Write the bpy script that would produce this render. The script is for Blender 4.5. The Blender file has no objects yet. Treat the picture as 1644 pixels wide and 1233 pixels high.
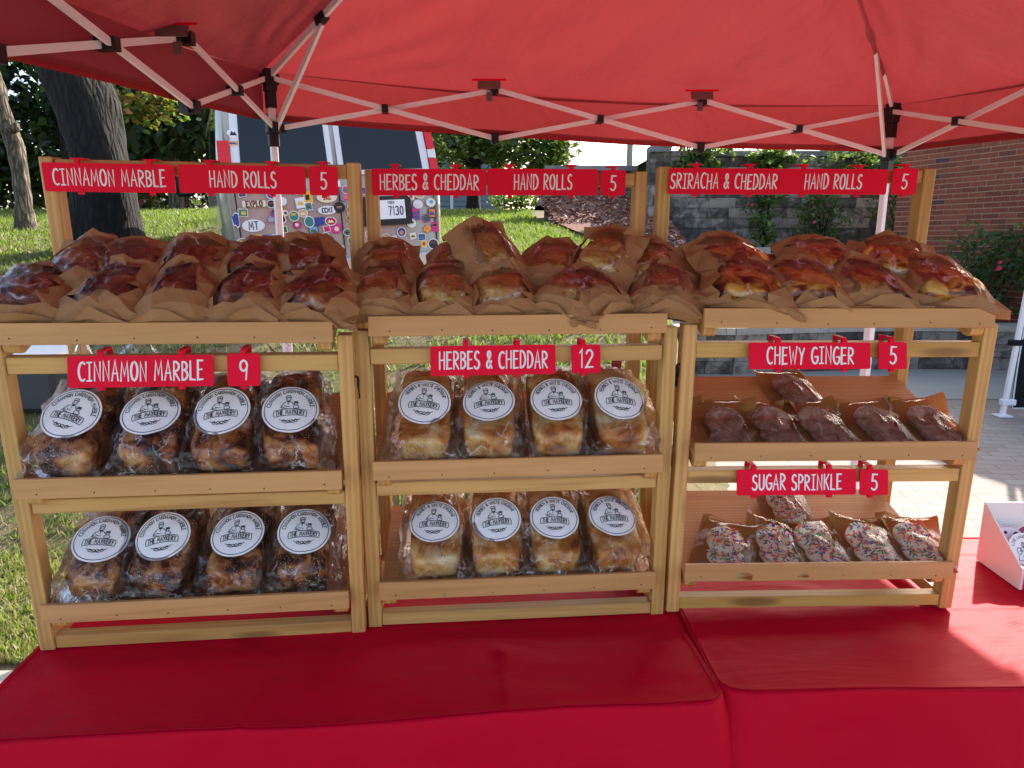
import bpy, math, random
import numpy as np
from mathutils import Matrix, Vector, noise

R = math.radians
sc = bpy.context.scene
COL = sc.collection

# ------------------------------------------------------------------ camera, sky, sun, exposure
cd = bpy.data.cameras.new('camera')
cam = bpy.data.objects.new('camera', cd)
COL.objects.link(cam)
cd.sensor_fit = 'HORIZONTAL'
cd.sensor_width = 36.0
cd.lens = 36.0 * 1110.5 / 1644.0
cd.clip_start = 0.02
cd.clip_end = 600
cam.location = (0, 0, 1.4975)
cam.rotation_euler = (math.pi / 2 - 0.205, 0, 0)
sc.camera = cam

SUN_EL, SUN_AZ = 31.0, 35.0
w = bpy.data.worlds.new('World')
sc.world = w
w.use_nodes = True
wn = w.node_tree.nodes
sky = wn.new('ShaderNodeTexSky')
sky.sky_type = 'NISHITA'
sky.sun_disc = False
sky.sun_elevation = R(SUN_EL)
sky.sun_rotation = R(SUN_AZ)
sky.dust_density = 2.5
sky.ozone_density = 0.6
bg = wn['Background']
bg.inputs[1].default_value = 0.15
w.node_tree.links.new(sky.outputs[0], bg.inputs[0])

sl = bpy.data.lights.new('sun', 'SUN')
sl.energy = 4.0
sl.angle = R(0.6)
sl.color = (1.0, 0.93, 0.82)
so = bpy.data.objects.new('sun', sl)
COL.objects.link(so)
sd = Vector((math.sin(R(SUN_AZ)) * math.cos(R(SUN_EL)), math.cos(R(SUN_AZ)) * math.cos(R(SUN_EL)), math.sin(R(SUN_EL))))
so.rotation_euler = sd.to_track_quat('Z', 'Y').to_euler()
so.location = (8, 10, 9)

vs = sc.view_settings
vs.view_transform = 'Standard'
vs.look = 'None'
vs.gamma = 1
vs.use_curve_mapping = False
vs.exposure = 1.5
cy = sc.cycles
cy.max_bounces = 10
cy.diffuse_bounces = 4
cy.glossy_bounces = 4
cy.transmission_bounces = 6
cy.transparent_max_bounces = 24
cy.use_denoising = True
cy.sample_clamp_indirect = 6

# ------------------------------------------------------------------ helpers
def lerp(a, b, t): return a + (b - a) * t
def sstep(a, b, x):
    t = min(1, max(0, (x - a) / (b - a)))
    return t * t * (3 - 2 * t)
def nz(x, y, z=0.0): return noise.noise((x, y, z))

class MB:
    """collects quads, boxes, tubes and strokes for ONE mesh object"""
    def __init__(s): s.v, s.f, s.m, s.u, s.sm = [], [], [], {}, []
    def face(s, pts, mi=0, uv=None, smooth=False):
        b = len(s.v); s.v += [tuple(p) for p in pts]
        s.f.append(tuple(range(b, b + len(pts)))); s.m.append(mi); s.sm.append(smooth)
        if uv: s.u[len(s.f) - 1] = uv
    def box(s, x0, x1, y0, y1, z0, z1, mi=0, M=None):
        b = len(s.v)
        P = [(x0,y0,z0),(x1,y0,z0),(x1,y1,z0),(x0,y1,z0),(x0,y0,z1),(x1,y0,z1),(x1,y1,z1),(x0,y1,z1)]
        if M is not None: P = [tuple(M @ Vector(p)) for p in P]
        s.v += P
        for q in ((0,3,2,1),(4,5,6,7),(0,1,5,4),(1,2,6,5),(2,3,7,6),(3,0,4,7)):
            s.f.append(tuple(b + i for i in q)); s.m.append(mi); s.sm.append(False)
    def bbox(s, x0, x1, y0, y1, z0, z1, c=0.0015, mi=0, M=None):
        """box with chamfered edges"""
        b = len(s.v); P = []
        for z, k in ((z0, 1), (z0 + c, 0), (z1 - c, 0), (z1, 1)):
            d = c if k else 0
            P += [(x0+c,y0+d,z),(x1-c,y0+d,z),(x1-d,y0+c,z),(x1-d,y1-c,z),(x1-c,y1-d,z),(x0+c,y1-d,z),(x0+d,y1-c,z),(x0+d,y0+c,z)]
        if M is not None: P = [tuple(M @ Vector(p)) for p in P]
        s.v += P
        def add(q): s.f.append(tuple(b + i for i in q)); s.m.append(mi); s.sm.append(False)
        add(tuple(reversed(range(8)))); add(tuple(range(24, 32)))
        for r in range(3):
            for i in range(8): add((r*8+i, r*8+(i+1)%8, (r+1)*8+(i+1)%8, (r+1)*8+i))
    def bar(s, p0, p1, w, h=None, mi=0, up=(0, 0, 1)):
        h = h or w
        p0, p1 = Vector(p0), Vector(p1); d = (p1 - p0).normalized(); upv = Vector(up)
        if abs(d.dot(upv)) > 0.98: upv = Vector((0, 1, 0))
        sx = d.cross(upv).normalized() * (w / 2); sz = sx.cross(d).normalized() * (h / 2)
        b = len(s.v)
        for p in (p0, p1):
            for a, c in ((-1,-1),(1,-1),(1,1),(-1,1)): s.v.append(tuple(p + sx * a + sz * c))
        for q in ((3,2,1,0),(4,5,6,7),(0,1,5,4),(1,2,6,5),(2,3,7,6),(3,0,4,7)):
            s.f.append(tuple(b + i for i in q)); s.m.append(mi); s.sm.append(False)
    def tube(s, pts, rad, n=8, mi=0, cap=True, smooth=True):
        pts = [Vector(p) for p in pts]
        if not hasattr(rad, '__len__'): rad = [rad] * len(pts)
        b = len(s.v); prev = None
        for i, p in enumerate(pts):
            d = (pts[min(i+1, len(pts)-1)] - pts[max(i-1, 0)]).normalized()
            if prev is None:
                a = Vector((1, 0, 0)) if abs(d.x) < .9 else Vector((0, 1, 0))
                prev = d.cross(a).normalized()
            prev = (prev - d * prev.dot(d)).normalized(); q = d.cross(prev)
            for k in range(n):
                t = 2 * math.pi * k / n
                s.v.append(tuple(p + (prev * math.cos(t) + q * math.sin(t)) * rad[i]))
        for i in range(len(pts) - 1):
            for k in range(n):
                s.f.append((b+i*n+k, b+i*n+(k+1)%n, b+(i+1)*n+(k+1)%n, b+(i+1)*n+k)); s.m.append(mi); s.sm.append(smooth)
        if cap:
            s.f.append(tuple(b + k for k in reversed(range(n)))); s.m.append(mi); s.sm.append(False)
            e = b + (len(pts) - 1) * n
            s.f.append(tuple(e + k for k in range(n))); s.m.append(mi); s.sm.append(False)
    def grid(s, nu, nv, fn, mi=0, smooth=True, uvf=None, skip=None, mif=None):
        b = len(s.v)
        for j in range(nv):
            for i in range(nu): s.v.append(tuple(fn(i / (nu - 1), j / (nv - 1))))
        for j in range(nv - 1):
            for i in range(nu - 1):
                if skip and skip(i, j): continue
                s.f.append((b+j*nu+i, b+j*nu+i+1, b+(j+1)*nu+i+1, b+(j+1)*nu+i)); s.m.append(mif(i, j) if mif else mi); s.sm.append(smooth)
                if uvf: s.u[len(s.f)-1] = [uvf(a/(nu-1), c/(nv-1)) for a, c in ((i,j),(i+1,j),(i+1,j+1),(i,j+1))]
    def disc(s, c, r, n=20, mi=0, fn=None, r2=None, a0=0):
        pts = [(c[0] + r * math.cos(a0 + 2*math.pi*k/n), c[1] + (r2 or r) * math.sin(a0 + 2*math.pi*k/n), c[2]) for k in range(n)]
        if fn: pts = [fn(*p) for p in pts]
        s.face(pts, mi)
    def strokes(s, lines, wid, fn=None, mi=0, dz=2e-5, z0=0.0):
        """flat ribbons along 2D polylines, each one a hair above the last"""
        for li, L in enumerate(lines):
            z = z0 + dz * li
            P = [Vector(p) for p in L]
            if len(P) < 2: continue
            n = len(P); Lf, Rt = [], []
            for i in range(n):
                a = (P[i] - P[i-1]).normalized() if i > 0 else None
                c = (P[i+1] - P[i]).normalized() if i < n-1 else None
                t = (a + c) if (a is not None and c is not None) else (a if a is not None else c)
                if t.length < 1e-6: t = c
                t = t.normalized(); nn = Vector((-t.y, t.x)); k = 1.0
                if a is not None and c is not None:
                    k = 1 / max(.5, nn.dot(Vector((-a.y, a.x))))
                h = nn * (wid / 2 * k)
                q = P[i].copy()
                if i == 0: q -= t * wid * .35
                if i == n-1: q += t * wid * .35
                e = .72 if i in (0, n-1) else 1
                Lf.append(q + h*e); Rt.append(q - h*e)
            b = len(s.v)
            for i in range(n):
                for q in (Lf[i], Rt[i]):
                    s.v.append(tuple(fn(q.x, q.y, z)) if fn else (q.x, q.y, z))
            for i in range(n-1):
                s.f.append((b+2*i, b+2*i+1, b+2*i+3, b+2*i+2)); s.m.append(mi); s.sm.append(False)
    def quads(s, arr, mi=0, smooth=False):
        b = len(s.v); arr = np.asarray(arr); s.v += [tuple(p) for p in arr.reshape(-1, 3).tolist()]
        k = arr.shape[1]
        for i in range(arr.shape[0]):
            s.f.append(tuple(range(b + i*k, b + i*k + k))); s.m.append(mi); s.sm.append(smooth)
    def build(s, name, mats, parent=None, loc=None, mw=None, weld=False):
        me = bpy.data.meshes.new(name)
        me.from_pydata(s.v, [], s.f)
        if not isinstance(mats, (list, tuple)): mats = [mats]
        for m in mats: me.materials.append(m)
        me.polygons.foreach_set('material_index', s.m)
        me.polygons.foreach_set('use_smooth', s.sm)
        if s.u:
            ul = me.uv_layers.new(name='uv')
            for fi, uv in s.u.items():
                p = me.polygons[fi]
                for k, li in enumerate(p.loop_indices): ul.data[li].uv = uv[k]
        me.update()
        o = bpy.data.objects.new(name, me)
        COL.objects.link(o)
        if parent: o.parent = parent
        if mw is not None: o.matrix_basis = mw
        if loc is not None: o.location = loc
        return o

def tag(o, label=None, cat=None, group=None, kind=None):
    if label: o['label'] = label
    if cat: o['category'] = cat
    if group: o['group'] = group
    if kind: o['kind'] = kind
    return o
def empty(name, mw, label, cat, group=None):
    o = bpy.data.objects.new(name, None)
    o.empty_display_size = .05
    COL.objects.link(o)
    o.matrix_basis = mw if isinstance(mw, Matrix) else Matrix.Translation(mw)
    return tag(o, label, cat, group)
def struct(o): o['kind'] = 'structure'; return o
def copy_tree(o, parent=None):
    c = o.copy(); COL.objects.link(c)
    if parent is not None:
        c.parent = parent
    for ch in list(o.children): copy_tree(ch, c)
    return c
def T(x, y, z): return Matrix.Translation((x, y, z))
def rx(a): return Matrix.Rotation(a, 4, 'X')
def ry(a): return Matrix.Rotation(a, 4, 'Y')
def rz(a): return Matrix.Rotation(a, 4, 'Z')
def sc3(x, y, z): return Matrix.Diagonal((x, y, z, 1))

# ------------------------------------------------------------------ materials
def hexc(r, g, b):  # sRGB 0-255 to linear
    return tuple(((c/255)/12.92 if c/255 <= .04045 else ((c/255+.055)/1.055)**2.4) for c in (r, g, b)) + (1,)
class NM:
    def __init__(s, name):
        s.mat = bpy.data.materials.new(name); s.mat.use_nodes = True
        s.nt = s.mat.node_tree; s.b = s.nt.nodes['Principled BSDF']; s.out = s.nt.nodes['Material Output']
    def n(s, t, **kw):
        nd = s.nt.nodes.new('ShaderNode' + t)
        for k, v in kw.items():
            if hasattr(nd, k) and k not in nd.inputs: setattr(nd, k, v)
            else:
                i = nd.inputs[k] if not k.startswith('i') or not k[1:].isdigit() else nd.inputs[int(k[1:])]
                if isinstance(v, bpy.types.NodeSocket): s.nt.links.new(v, i)
                else: i.default_value = v
        return nd
    def l(s, a, b): s.nt.links.new(a, b)
    def set(s, **kw):
        for k, v in kw.items():
            i = s.b.inputs[k.replace('_', ' ')]
            if isinstance(v, bpy.types.NodeSocket): s.l(v, i)
            else: i.default_value = v
    def coord(s, which='Object', scale=(1,1,1), rnd=False):
        c = s.n('TexCoord').outputs[which]
        if rnd:
            oi = s.n('ObjectInfo').outputs['Random']
            v = s.n('VectorMath', operation='SCALE', i0=(37.1, 53.7, 19.3), Scale=s.n('Math', operation='MULTIPLY', i0=oi, i1=11.0).outputs[0]).outputs[0]
            c = s.n('VectorMath', operation='ADD', i0=c, i1=v).outputs[0]
        return s.n('Mapping', Vector=c, Scale=scale).outputs[0]
    def noise(s, v, scale, detail=4, rough=.55, dist=0):
        return s.n('TexNoise', Vector=v, Scale=scale, Detail=detail, Roughness=rough, Distortion=dist).outputs['Fac']
    def ramp(s, fac, stops, interp='LINEAR'):
        r = s.n('ValToRGB', Fac=fac); e = r.color_ramp; e.interpolation = interp
        while len(e.elements) < len(stops): e.elements.new(.5)
        for el, (p, c) in zip(e.elements, stops): el.position = p; el.color = c if len(c) == 4 else tuple(c) + (1,)
        return r.outputs[0]
    def mix(s, fac, a, b, mode='MIX'):
        m = s.n('Mix', data_type='RGBA', blend_type=mode)
        for sock, v in ((m.inputs[0], fac), (m.inputs[6], a), (m.inputs[7], b)):
            if isinstance(v, bpy.types.NodeSocket): s.l(v, sock)
            else: sock.default_value = v
        return m.outputs[2]
    def bump(s, h, strength=.3, dist=.002, normal=None):
        b = s.n('Bump', Height=h, Strength=strength, Distance=dist)
        if normal: s.l(normal, b.inputs['Normal'])
        s.l(b.outputs[0], s.b.inputs['Normal']); return b.outputs[0]

def simple(name, col, rough=.5, metal=0, bump=None, spec=.5, var=0, **kw):
    m = NM(name)
    m.set(Base_Color=col, Roughness=rough, Metallic=metal)
    m.b.inputs['Specular IOR Level'].default_value = spec
    if var:
        f = m.noise(m.coord('Object', rnd=True), var[0], 5)
        m.set(Base_Color=m.mix(f, tuple(c * var[1] for c in col[:3]) + (1,), tuple(min(1, c * var[2]) for c in col[:3]) + (1,)))
    if bump: m.bump(m.noise(m.coord('Object'), bump[0], 4), bump[1], bump[2])
    for k, v in kw.items(): m.b.inputs[k].default_value = v
    return m.mat

def wood(name, axis, light, dark, sheen=.48, knot=.75):
    m = NM(name)
    s = {'X': (1.2, 26, 26), 'Y': (26, 1.2, 26), 'Z': (26, 26, 1.2)}[axis]
    v = m.coord('Object', s, rnd=True)
    g = m.noise(v, 1.6, 6, .6, .9)
    fine = m.noise(v, 9, 3, .7)
    wv = m.n('TexWave', Vector=m.coord('Object', {'X': (.5, 9, 5), 'Y': (9, .5, 5), 'Z': (9, 5, .5)}[axis], rnd=True), Scale=3.2, Distortion=6, Detail=3, wave_type='BANDS', bands_direction={'X': 'Y', 'Y': 'X', 'Z': 'X'}[axis]).outputs['Fac']
    c = m.ramp(g, [(.25, dark), (.5, light), (.8, tuple(min(1, a * 1.12) for a in light[:3]))])
    c = m.mix(m.n('Math', operation='MULTIPLY', i0=wv, i1=.5).outputs[0], c, dark)
    c = m.mix(m.n('Math', operation='MULTIPLY', i0=fine, i1=.22).outputs[0], c, tuple(a * .6 for a in dark[:3]) + (1,))
    # knots
    kv = m.coord('Object', {'X': (3.4, 17, 17), 'Y': (17, 3.4, 17), 'Z': (17, 17, 3.4)}[axis], rnd=True)
    vo = m.n('TexVoronoi', Vector=kv, Scale=.9).outputs['Distance']
    k = m.ramp(vo, [(.0, (1, 1, 1)), (.12, (.8, .8, .8)), (.2, (0, 0, 0))])
    c = m.mix(m.n('Math', operation='MULTIPLY', i0=k, i1=knot).outputs[0], c, hexc(104, 62, 30))
    c = m.mix(1.0, c, m.n('ObjectInfo').outputs['Color'], 'MULTIPLY')
    m.set(Base_Color=c, Roughness=sheen)
    m.bump(fine, .25, .0006)
    return m.mat
WL, WD = hexc(219, 172, 102), hexc(182, 128, 68)
wood_x = wood('pine_along_x', 'X', WL, WD)
wood_z = wood('pine_along_z', 'Z', WL, WD)
wood_y = wood('pine_along_y', 'Y', WL, WD)
ply = wood('plywood', 'X', hexc(210, 158, 100), hexc(188, 134, 78), .55, 0)
nail = simple('nail_dark', hexc(60, 44, 30), .5)
metal_dark = simple('dark_metal', hexc(44, 42, 42), .4, .8)
steel = simple('steel', hexc(190, 190, 190), .3, 1)
red_plastic = simple('red_sign_plastic', hexc(236, 0, 50), .5, spec=.15, bump=(900, .12, .0004), var=(8, .93, 1.06))
white_ink = simple('white_lettering', hexc(240, 232, 236), .5)
black_ink = simple('black_ink', hexc(22, 22, 26), .6)
paper_white = simple('white_label_paper', hexc(248, 248, 252), .5, bump=(60, .2, .001))
white_card = simple('white_card', hexc(240, 238, 236), .5)
white_metal = simple('white_powder_coat', hexc(236, 236, 240), .35, var=(14, .9, 1.03))
black_plastic = simple('black_plastic', hexc(20, 20, 22), .45)
grey_patch = simple('grey_velcro', hexc(120, 96, 92), .9)
def cloth(name, col, bs=12):
    m = NM(name)
    v = m.coord('Object')
    n1 = m.noise(v, 3.5, 3, .5, .8); n2 = m.noise(v, bs * 3, 3)
    wv = m.noise(m.coord('Object', (400, 400, 400)), 1, 1)
    m.set(Base_Color=m.mix(n2, tuple(c * .9 for c in col[:3]) + (1,), col), Roughness=.62)
    m.b.inputs['Specular IOR Level'].default_value = .1
    b0 = m.bump(m.noise(m.coord('Object', (1.4, 5, 1)), 2.2, 4, .5, 1.6), .35, .012); b1 = m.bump(n1, .5, .03, b0); m.bump(wv, .12, .0006, b1)
    return m.mat
red_cloth = cloth('red_table_cloth', hexc(198, 0, 38))
navy_cloth = cloth('navy_cloth', hexc(20, 28, 74))
black_cloth = cloth('black_cloth', hexc(24, 26, 30))
m = NM('red_canopy_fabric')
v = m.coord('Object')
wr = m.noise(m.coord('Object', (1, 1, 1)), 4, 3, .5, .5)
fine = m.noise(v, 26, 5, .65, .8)
m.set(Base_Color=(.29, .028, .034, 1), Roughness=.6)
bmp = m.bump(wr, .4, .04); bmp = m.bump(fine, .2, .008, bmp)
tr = m.n('BsdfTranslucent', Color=(.34, .038, .042, 1), Normal=bmp)
mx = m.n('MixShader', i0=.22, i1=m.b.outputs[0], i2=tr.outputs[0])
m.l(mx.outputs[0], m.out.inputs[0]); canopy_mat = m.mat

def film(name, tint=(1, 1, 1, 1), crinkle=1.0, haze=.05, gain=1.25, crease_glint=0, crs=(48, 20, 48)):
    m = NM(name)
    v = m.coord('Object', (1, 1, 1), rnd=True)
    n1 = m.noise(m.coord('Object', (60, 22, 60), rnd=True), 1, 4, .6, 2.0)
    n2 = m.n('TexVoronoi', Vector=m.coord('Object', (70, 40, 70), rnd=True), Scale=1.0, feature='F1').outputs['Distance']
    h = m.n('Math', operation='ADD', i0=n1, i1=m.n('Math', operation='MULTIPLY', i0=n2, i1=.5).outputs[0]).outputs[0]
    nb = m.n('Bump', Height=h, Strength=.6 * crinkle, Distance=.006).outputs[0]
    tr = m.n('BsdfTransparent', Color=tint)
    gl = m.n('BsdfGlossy', Color=(1, 1, 1, 1), Roughness=.04, Normal=nb)
    fr = m.n('Fresnel', IOR=1.55, Normal=nb).outputs[0]
    fac = m.n('Math', operation='MULTIPLY_ADD', i0=fr, i1=gain, i2=.003, use_clamp=True).outputs[0]
    a = m.n('MixShader', i0=fac, i1=tr.outputs[0], i2=gl.outputs[0])
    df = m.n('BsdfDiffuse', Color=(.85, .85, .88, 1), Normal=nb)
    b = m.n('MixShader', i0=haze, i1=a.outputs[0], i2=df.outputs[0])
    if crease_glint:   # whitened fold creases, painted in to stand for bright glint streaks
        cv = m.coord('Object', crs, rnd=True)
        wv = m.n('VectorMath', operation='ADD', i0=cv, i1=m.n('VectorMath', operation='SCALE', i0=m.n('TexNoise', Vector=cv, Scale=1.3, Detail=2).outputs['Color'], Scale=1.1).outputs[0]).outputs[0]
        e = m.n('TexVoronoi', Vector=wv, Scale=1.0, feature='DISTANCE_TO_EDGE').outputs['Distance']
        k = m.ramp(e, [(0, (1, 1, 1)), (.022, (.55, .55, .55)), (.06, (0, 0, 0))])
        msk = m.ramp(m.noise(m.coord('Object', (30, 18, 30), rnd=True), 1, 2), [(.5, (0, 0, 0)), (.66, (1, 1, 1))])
        k = m.n('Math', operation='MULTIPLY', i0=m.n('Math', operation='MULTIPLY', i0=k, i1=msk).outputs[0], i1=crease_glint).outputs[0]
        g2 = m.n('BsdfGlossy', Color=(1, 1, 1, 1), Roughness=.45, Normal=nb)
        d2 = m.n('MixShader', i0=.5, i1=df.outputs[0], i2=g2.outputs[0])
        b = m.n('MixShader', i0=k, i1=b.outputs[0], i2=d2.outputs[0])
    m.l(b.outputs[0], m.out.inputs[0]); return m.mat
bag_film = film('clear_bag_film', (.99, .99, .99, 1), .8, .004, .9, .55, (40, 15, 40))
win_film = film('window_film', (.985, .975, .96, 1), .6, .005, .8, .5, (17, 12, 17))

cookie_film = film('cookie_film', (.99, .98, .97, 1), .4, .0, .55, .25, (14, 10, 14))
def kraft(name, c1, c2, trans=.25):
    m = NM(name)
    v = m.coord('Object', rnd=True)
    rib = m.n('TexWave', Vector=m.coord('Object'), Scale=160, Distortion=.6, bands_direction='Y').outputs['Fac']
    n = m.noise(v, 30, 5); n2 = m.noise(v, 420, 2)
    c = m.mix(n, c1, c2); c = m.mix(m.n('Math', operation='MULTIPLY', i0=rib, i1=.14).outputs[0], c, tuple(a * .7 for a in c1[:3]) + (1,))
    c = m.mix(m.n('Math', operation='MULTIPLY', i0=n2, i1=.2).outputs[0], c, tuple(a * .6 for a in c1[:3]) + (1,))
    m.set(Base_Color=c, Roughness=.72)
    vv = m.n('TexVoronoi', Vector=m.coord('Object', rnd=True), Scale=38, feature='F1').outputs['Distance']
    b = m.bump(vv, .35, .006)
    t = m.n('BsdfTranslucent', Color=c2, Normal=b)
    mx = m.n('MixShader', i0=trans, i1=m.b.outputs[0], i2=t.outputs[0])
    m.l(mx.outputs[0], m.out.inputs[0]); return m.mat
kraft_paper = kraft('kraft_paper', hexc(158, 112, 70), hexc(188, 140, 92), .12)
amber_paper = kraft('amber_glassine', hexc(172, 122, 62), hexc(200, 150, 88), .35)

def crust(name, stops, scale, rough=.4, bumps=.4, specks=None, stretch=(1, 1, 1), speckscale=230, spec_t=.33):
    m = NM(name)
    v = m.coord('Object', stretch, rnd=True)
    f = m.noise(v, scale, 7, .62, .6)
    c = m.ramp(f, stops)
    if specks:
        vo = m.n('TexVoronoi', Vector=m.coord('Object', rnd=True), Scale=speckscale).outputs['Distance']
        k = m.ramp(vo, [(0, (1, 1, 1)), (spec_t * .8, (1, 1, 1)), (spec_t, (0, 0, 0))])
        msk = m.ramp(m.noise(v, scale * .7, 3), [(.46, (0, 0, 0)), (.58, (1, 1, 1))])
        k = m.n('Math', operation='MULTIPLY', i0=k, i1=msk).outputs[0]
        c = m.mix(k, c, specks)
    m.set(Base_Color=c, Roughness=rough)
    b = m.bump(f, bumps, .012); m.bump(m.noise(v, scale * 7, 4), bumps, .002, b)
    return m.mat
cin_loaf = crust('cinnamon_crust', [(.39, hexc(28, 12, 8)), (.46, hexc(96, 42, 20)), (.53, hexc(186, 108, 48)), (.66, hexc(240, 188, 118))], 22, .35, .5, hexc(222, 196, 150), speckscale=260, spec_t=.3)
herb_loaf = crust('herb_crust', [(.33, hexc(150, 78, 28)), (.43, hexc(214, 136, 56)), (.53, hexc(240, 192, 114)), (.66, hexc(252, 234, 190))], 17, .5, .4, hexc(80, 84, 40), speckscale=150, spec_t=.2)
cin_roll = crust('cinnamon_roll_crust', [(.32, hexc(62, 24, 14)), (.45, hexc(130, 62, 34)), (.56, hexc(176, 102, 56)), (.7, hexc(224, 168, 100))], 24, .35, .7, hexc(226, 190, 170), speckscale=300, spec_t=.26)
herb_roll = crust('herb_roll_crust', [(.30, hexc(150, 88, 40)), (.43, hexc(206, 142, 66)), (.54, hexc(234, 188, 108)), (.7, hexc(250, 222, 154))], 34, .45, .8, hexc(96, 76, 36), speckscale=160, spec_t=.2)
sri_roll = crust('sriracha_roll_crust', [(.36, hexc(84, 26, 12)), (.44, hexc(176, 84, 28)), (.51, hexc(244, 176, 66)), (.68, hexc(252, 222, 130))], 30, .3, .6)
ginger = crust('ginger_cookie', [(.3, hexc(100, 70, 60)), (.5, hexc(160, 116, 98)), (.7, hexc(196, 156, 138))], 55, .7, .9, hexc(190, 160, 140), speckscale=420, spec_t=.2)
sugar = crust('sugar_cookie', [(.3, hexc(232, 204, 150)), (.5, hexc(248, 232, 196)), (.7, hexc(252, 246, 226))], 45, .75, .7)
SPR = [simple('sprinkle_%s' % n, hexc(*c), .5) for n, c in (('blue', (66, 96, 170)), ('red', (230, 84, 66)), ('orange', (236, 140, 60)), ('white', (244, 240, 232)), ('green', (80, 150, 92)), ('pink', (226, 120, 150)))]

# ------------------------------------------------------------------ hand drawn capitals (one stroke alphabet)
def arc(cx, cy, rx_, ry_, a0, a1, n=9):
    return [(cx + rx_ * math.cos(R(a0 + (a1 - a0) * i / n)), cy + ry_ * math.sin(R(a0 + (a1 - a0) * i / n))) for i in range(n + 1)]
G = {
 'A': (.5, [[(0, 0), (.26, 1), (.5, 0)], [(.08, .36), (.44, .36)]]),
 'B': (.44, [[(.02, 0), (.02, 1)] , [(.02, 1)] + arc(.12, .77, .28, .22, 85, -80) + [(.04, .54)], [(.04, .54)] + arc(.12, .28, .32, .27, 85, -85) + [(.02, .01)]]),
 'C': (.46, [arc(.3, .5, .3, .5, 55, 300, 14)]),
 'D': (.48, [[(.02, 0), (.02, 1)], [(.0, 1)] + arc(.08, .5, .4, .5, 80, -80, 12) + [(0, 0)]]),
 'E': (.42, [[(.4, 1), (.02, 1), (.02, 0), (.42, .02)], [(.02, .52), (.34, .54)]]),
 'F': (.4, [[(.4, 1), (.02, 1), (.02, 0)], [(.02, .52), (.32, .54)]]),
 'G': (.5, [arc(.3, .5, .3, .5, 58, 330, 14) + [(.54, .42), (.3, .42)]]),
 'H': (.48, [[(.02, 1), (.02, 0)], [(.46, 1), (.46, 0)], [(.02, .5), (.46, .53)]]),
 'I': (.34, [[(.17, 1), (.17, 0)], [(0, .99), (.34, 1)], [(0, 0), (.34, .01)]]),
 'J': (.4, [[(.3, 1)] + arc(.15, .2, .15, .2, 0, -170, 7)]),
 'K': (.46, [[(.02, 1), (.02, 0)], [(.44, 1), (.04, .45)], [(.14, .58), (.46, 0)]]),
 'L': (.4, [[(.02, 1), (.02, .02), (.4, 0)]]),
 'M': (.6, [[(0, 0), (.08, 1), (.3, .3), (.52, 1), (.6, 0)]]),
 'N': (.48, [[(.02, 0), (.02, 1), (.46, .02), (.46, 1)]]),
 'O': (.52, [arc(.26, .5, .26, .5, 95, 455, 18)]),
 'P': (.42, [[(.02, 0), (.02, 1)], [(.02, 1)] + arc(.12, .73, .3, .26, 85, -85) + [(.02, .46)]]),
 'R': (.46, [[(.02, 0), (.02, 1)], [(.02, 1)] + arc(.12, .74, .3, .25, 85, -85) + [(.04, .48), (.46, 0)]]),
 'S': (.44, [arc(.24, .75, .2, .24, 40, 235, 9) + arc(.2, .25, .24, .25, 70, -150, 10)]),
 'T': (.46, [[(.23, 1), (.23, 0)], [(0, 1), (.46, .99)]]),
 'U': (.48, [[(.02, 1)] + arc(.24, .25, .22, .25, 180, 360, 9) + [(.46, 1)]]),
 'V': (.46, [[(0, 1), (.22, 0), (.46, 1)]]),
 'W': (.66, [[(0, 1), (.16, 0), (.33, .72), (.5, 0), (.66, 1)]]),
 'X': (.46, [[(0, 1), (.46, 0)], [(.46, 1), (0, 0)]]),
 'Y': (.46, [[(0, 1), (.23, .5)], [(.46, 1), (.23, .5), (.18, 0)]]),
 '&': (.5, [[(.5, .0), (.12, .72)] + arc(.24, .82, .13, .17, 190, -10, 8) + [(.3, .6), (.06, .32)] + arc(.2, .18, .17, .18, 150, 290, 7) + [(.46, .42)]]),
 '0': (.46, [arc(.23, .5, .23, .5, 95, 455, 18)]),
 '1': (.2, [[(0, .82), (.14, 1), (.14, 0)]]),
 '2': (.44, [arc(.21, .75, .2, .25, 170, -30, 9) + [(.0, 0), (.44, .01)]]),
 '3': (.42, [arc(.18, .75, .2, .25, 150, -75, 9), arc(.18, .26, .23, .26, 80, -150, 10)]),
 '5': (.42, [[(.4, 1), (.08, 1), (.05, .58)] + arc(.18, .3, .22, .3, 110, -140, 11)]),
 '7': (.42, [[(0, 1), (.42, 1), (.16, 0)]]),
 '9': (.42, [arc(.2, .72, .2, .27, -10, 350, 14), [(.4, .74), (.34, 0)]]),
 ' ': (.26, []), '.': (.12, [[(.04, 0), (.08, 0)]]), '-': (.3, [[(.02, .5), (.28, .5)]]),
}
def text_lines(txt, h, wscale=1.0, gap=.16, slant=0.0, rnd=None):
    """polylines for a line of text, centred on x=0, baseline y=0"""
    x = 0; out = []
    for ch in txt:
        wd, ls = G[ch]
        jy = rnd.uniform(-.02, .03) if rnd else 0; js = rnd.uniform(.97, 1.04) if rnd else 1
        for L in ls:
            out.append([((x + px * wscale + slant * py) * h, (py * js + jy) * h) for px, py in L])
        x += (wd * wscale + gap)
    wtot = (x - gap) * h
    return [[(px - wtot / 2, py) for px, py in L] for L in out], wtot
def arc_text(txt, rad, a_start, a_end, h, wscale=1.0):
    """capitals running clockwise along a circle, tops outward"""
    ws = [G[c][0] * wscale for c in txt]; gap = .18
    tot = sum(ws) + gap * (len(txt) - 1); out = []; x = 0
    for c, wd in zip(txt, ws):
        for L in G[c][1]:
            P = []
            for px, py in L:
                t = (x + px * wscale) / tot
                a = R(a_start + (a_end - a_start) * t); r = rad + py * h
                P.append((r * math.cos(a), r * math.sin(a)))
            out.append(P)
        x += wd + gap
    return out

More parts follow.
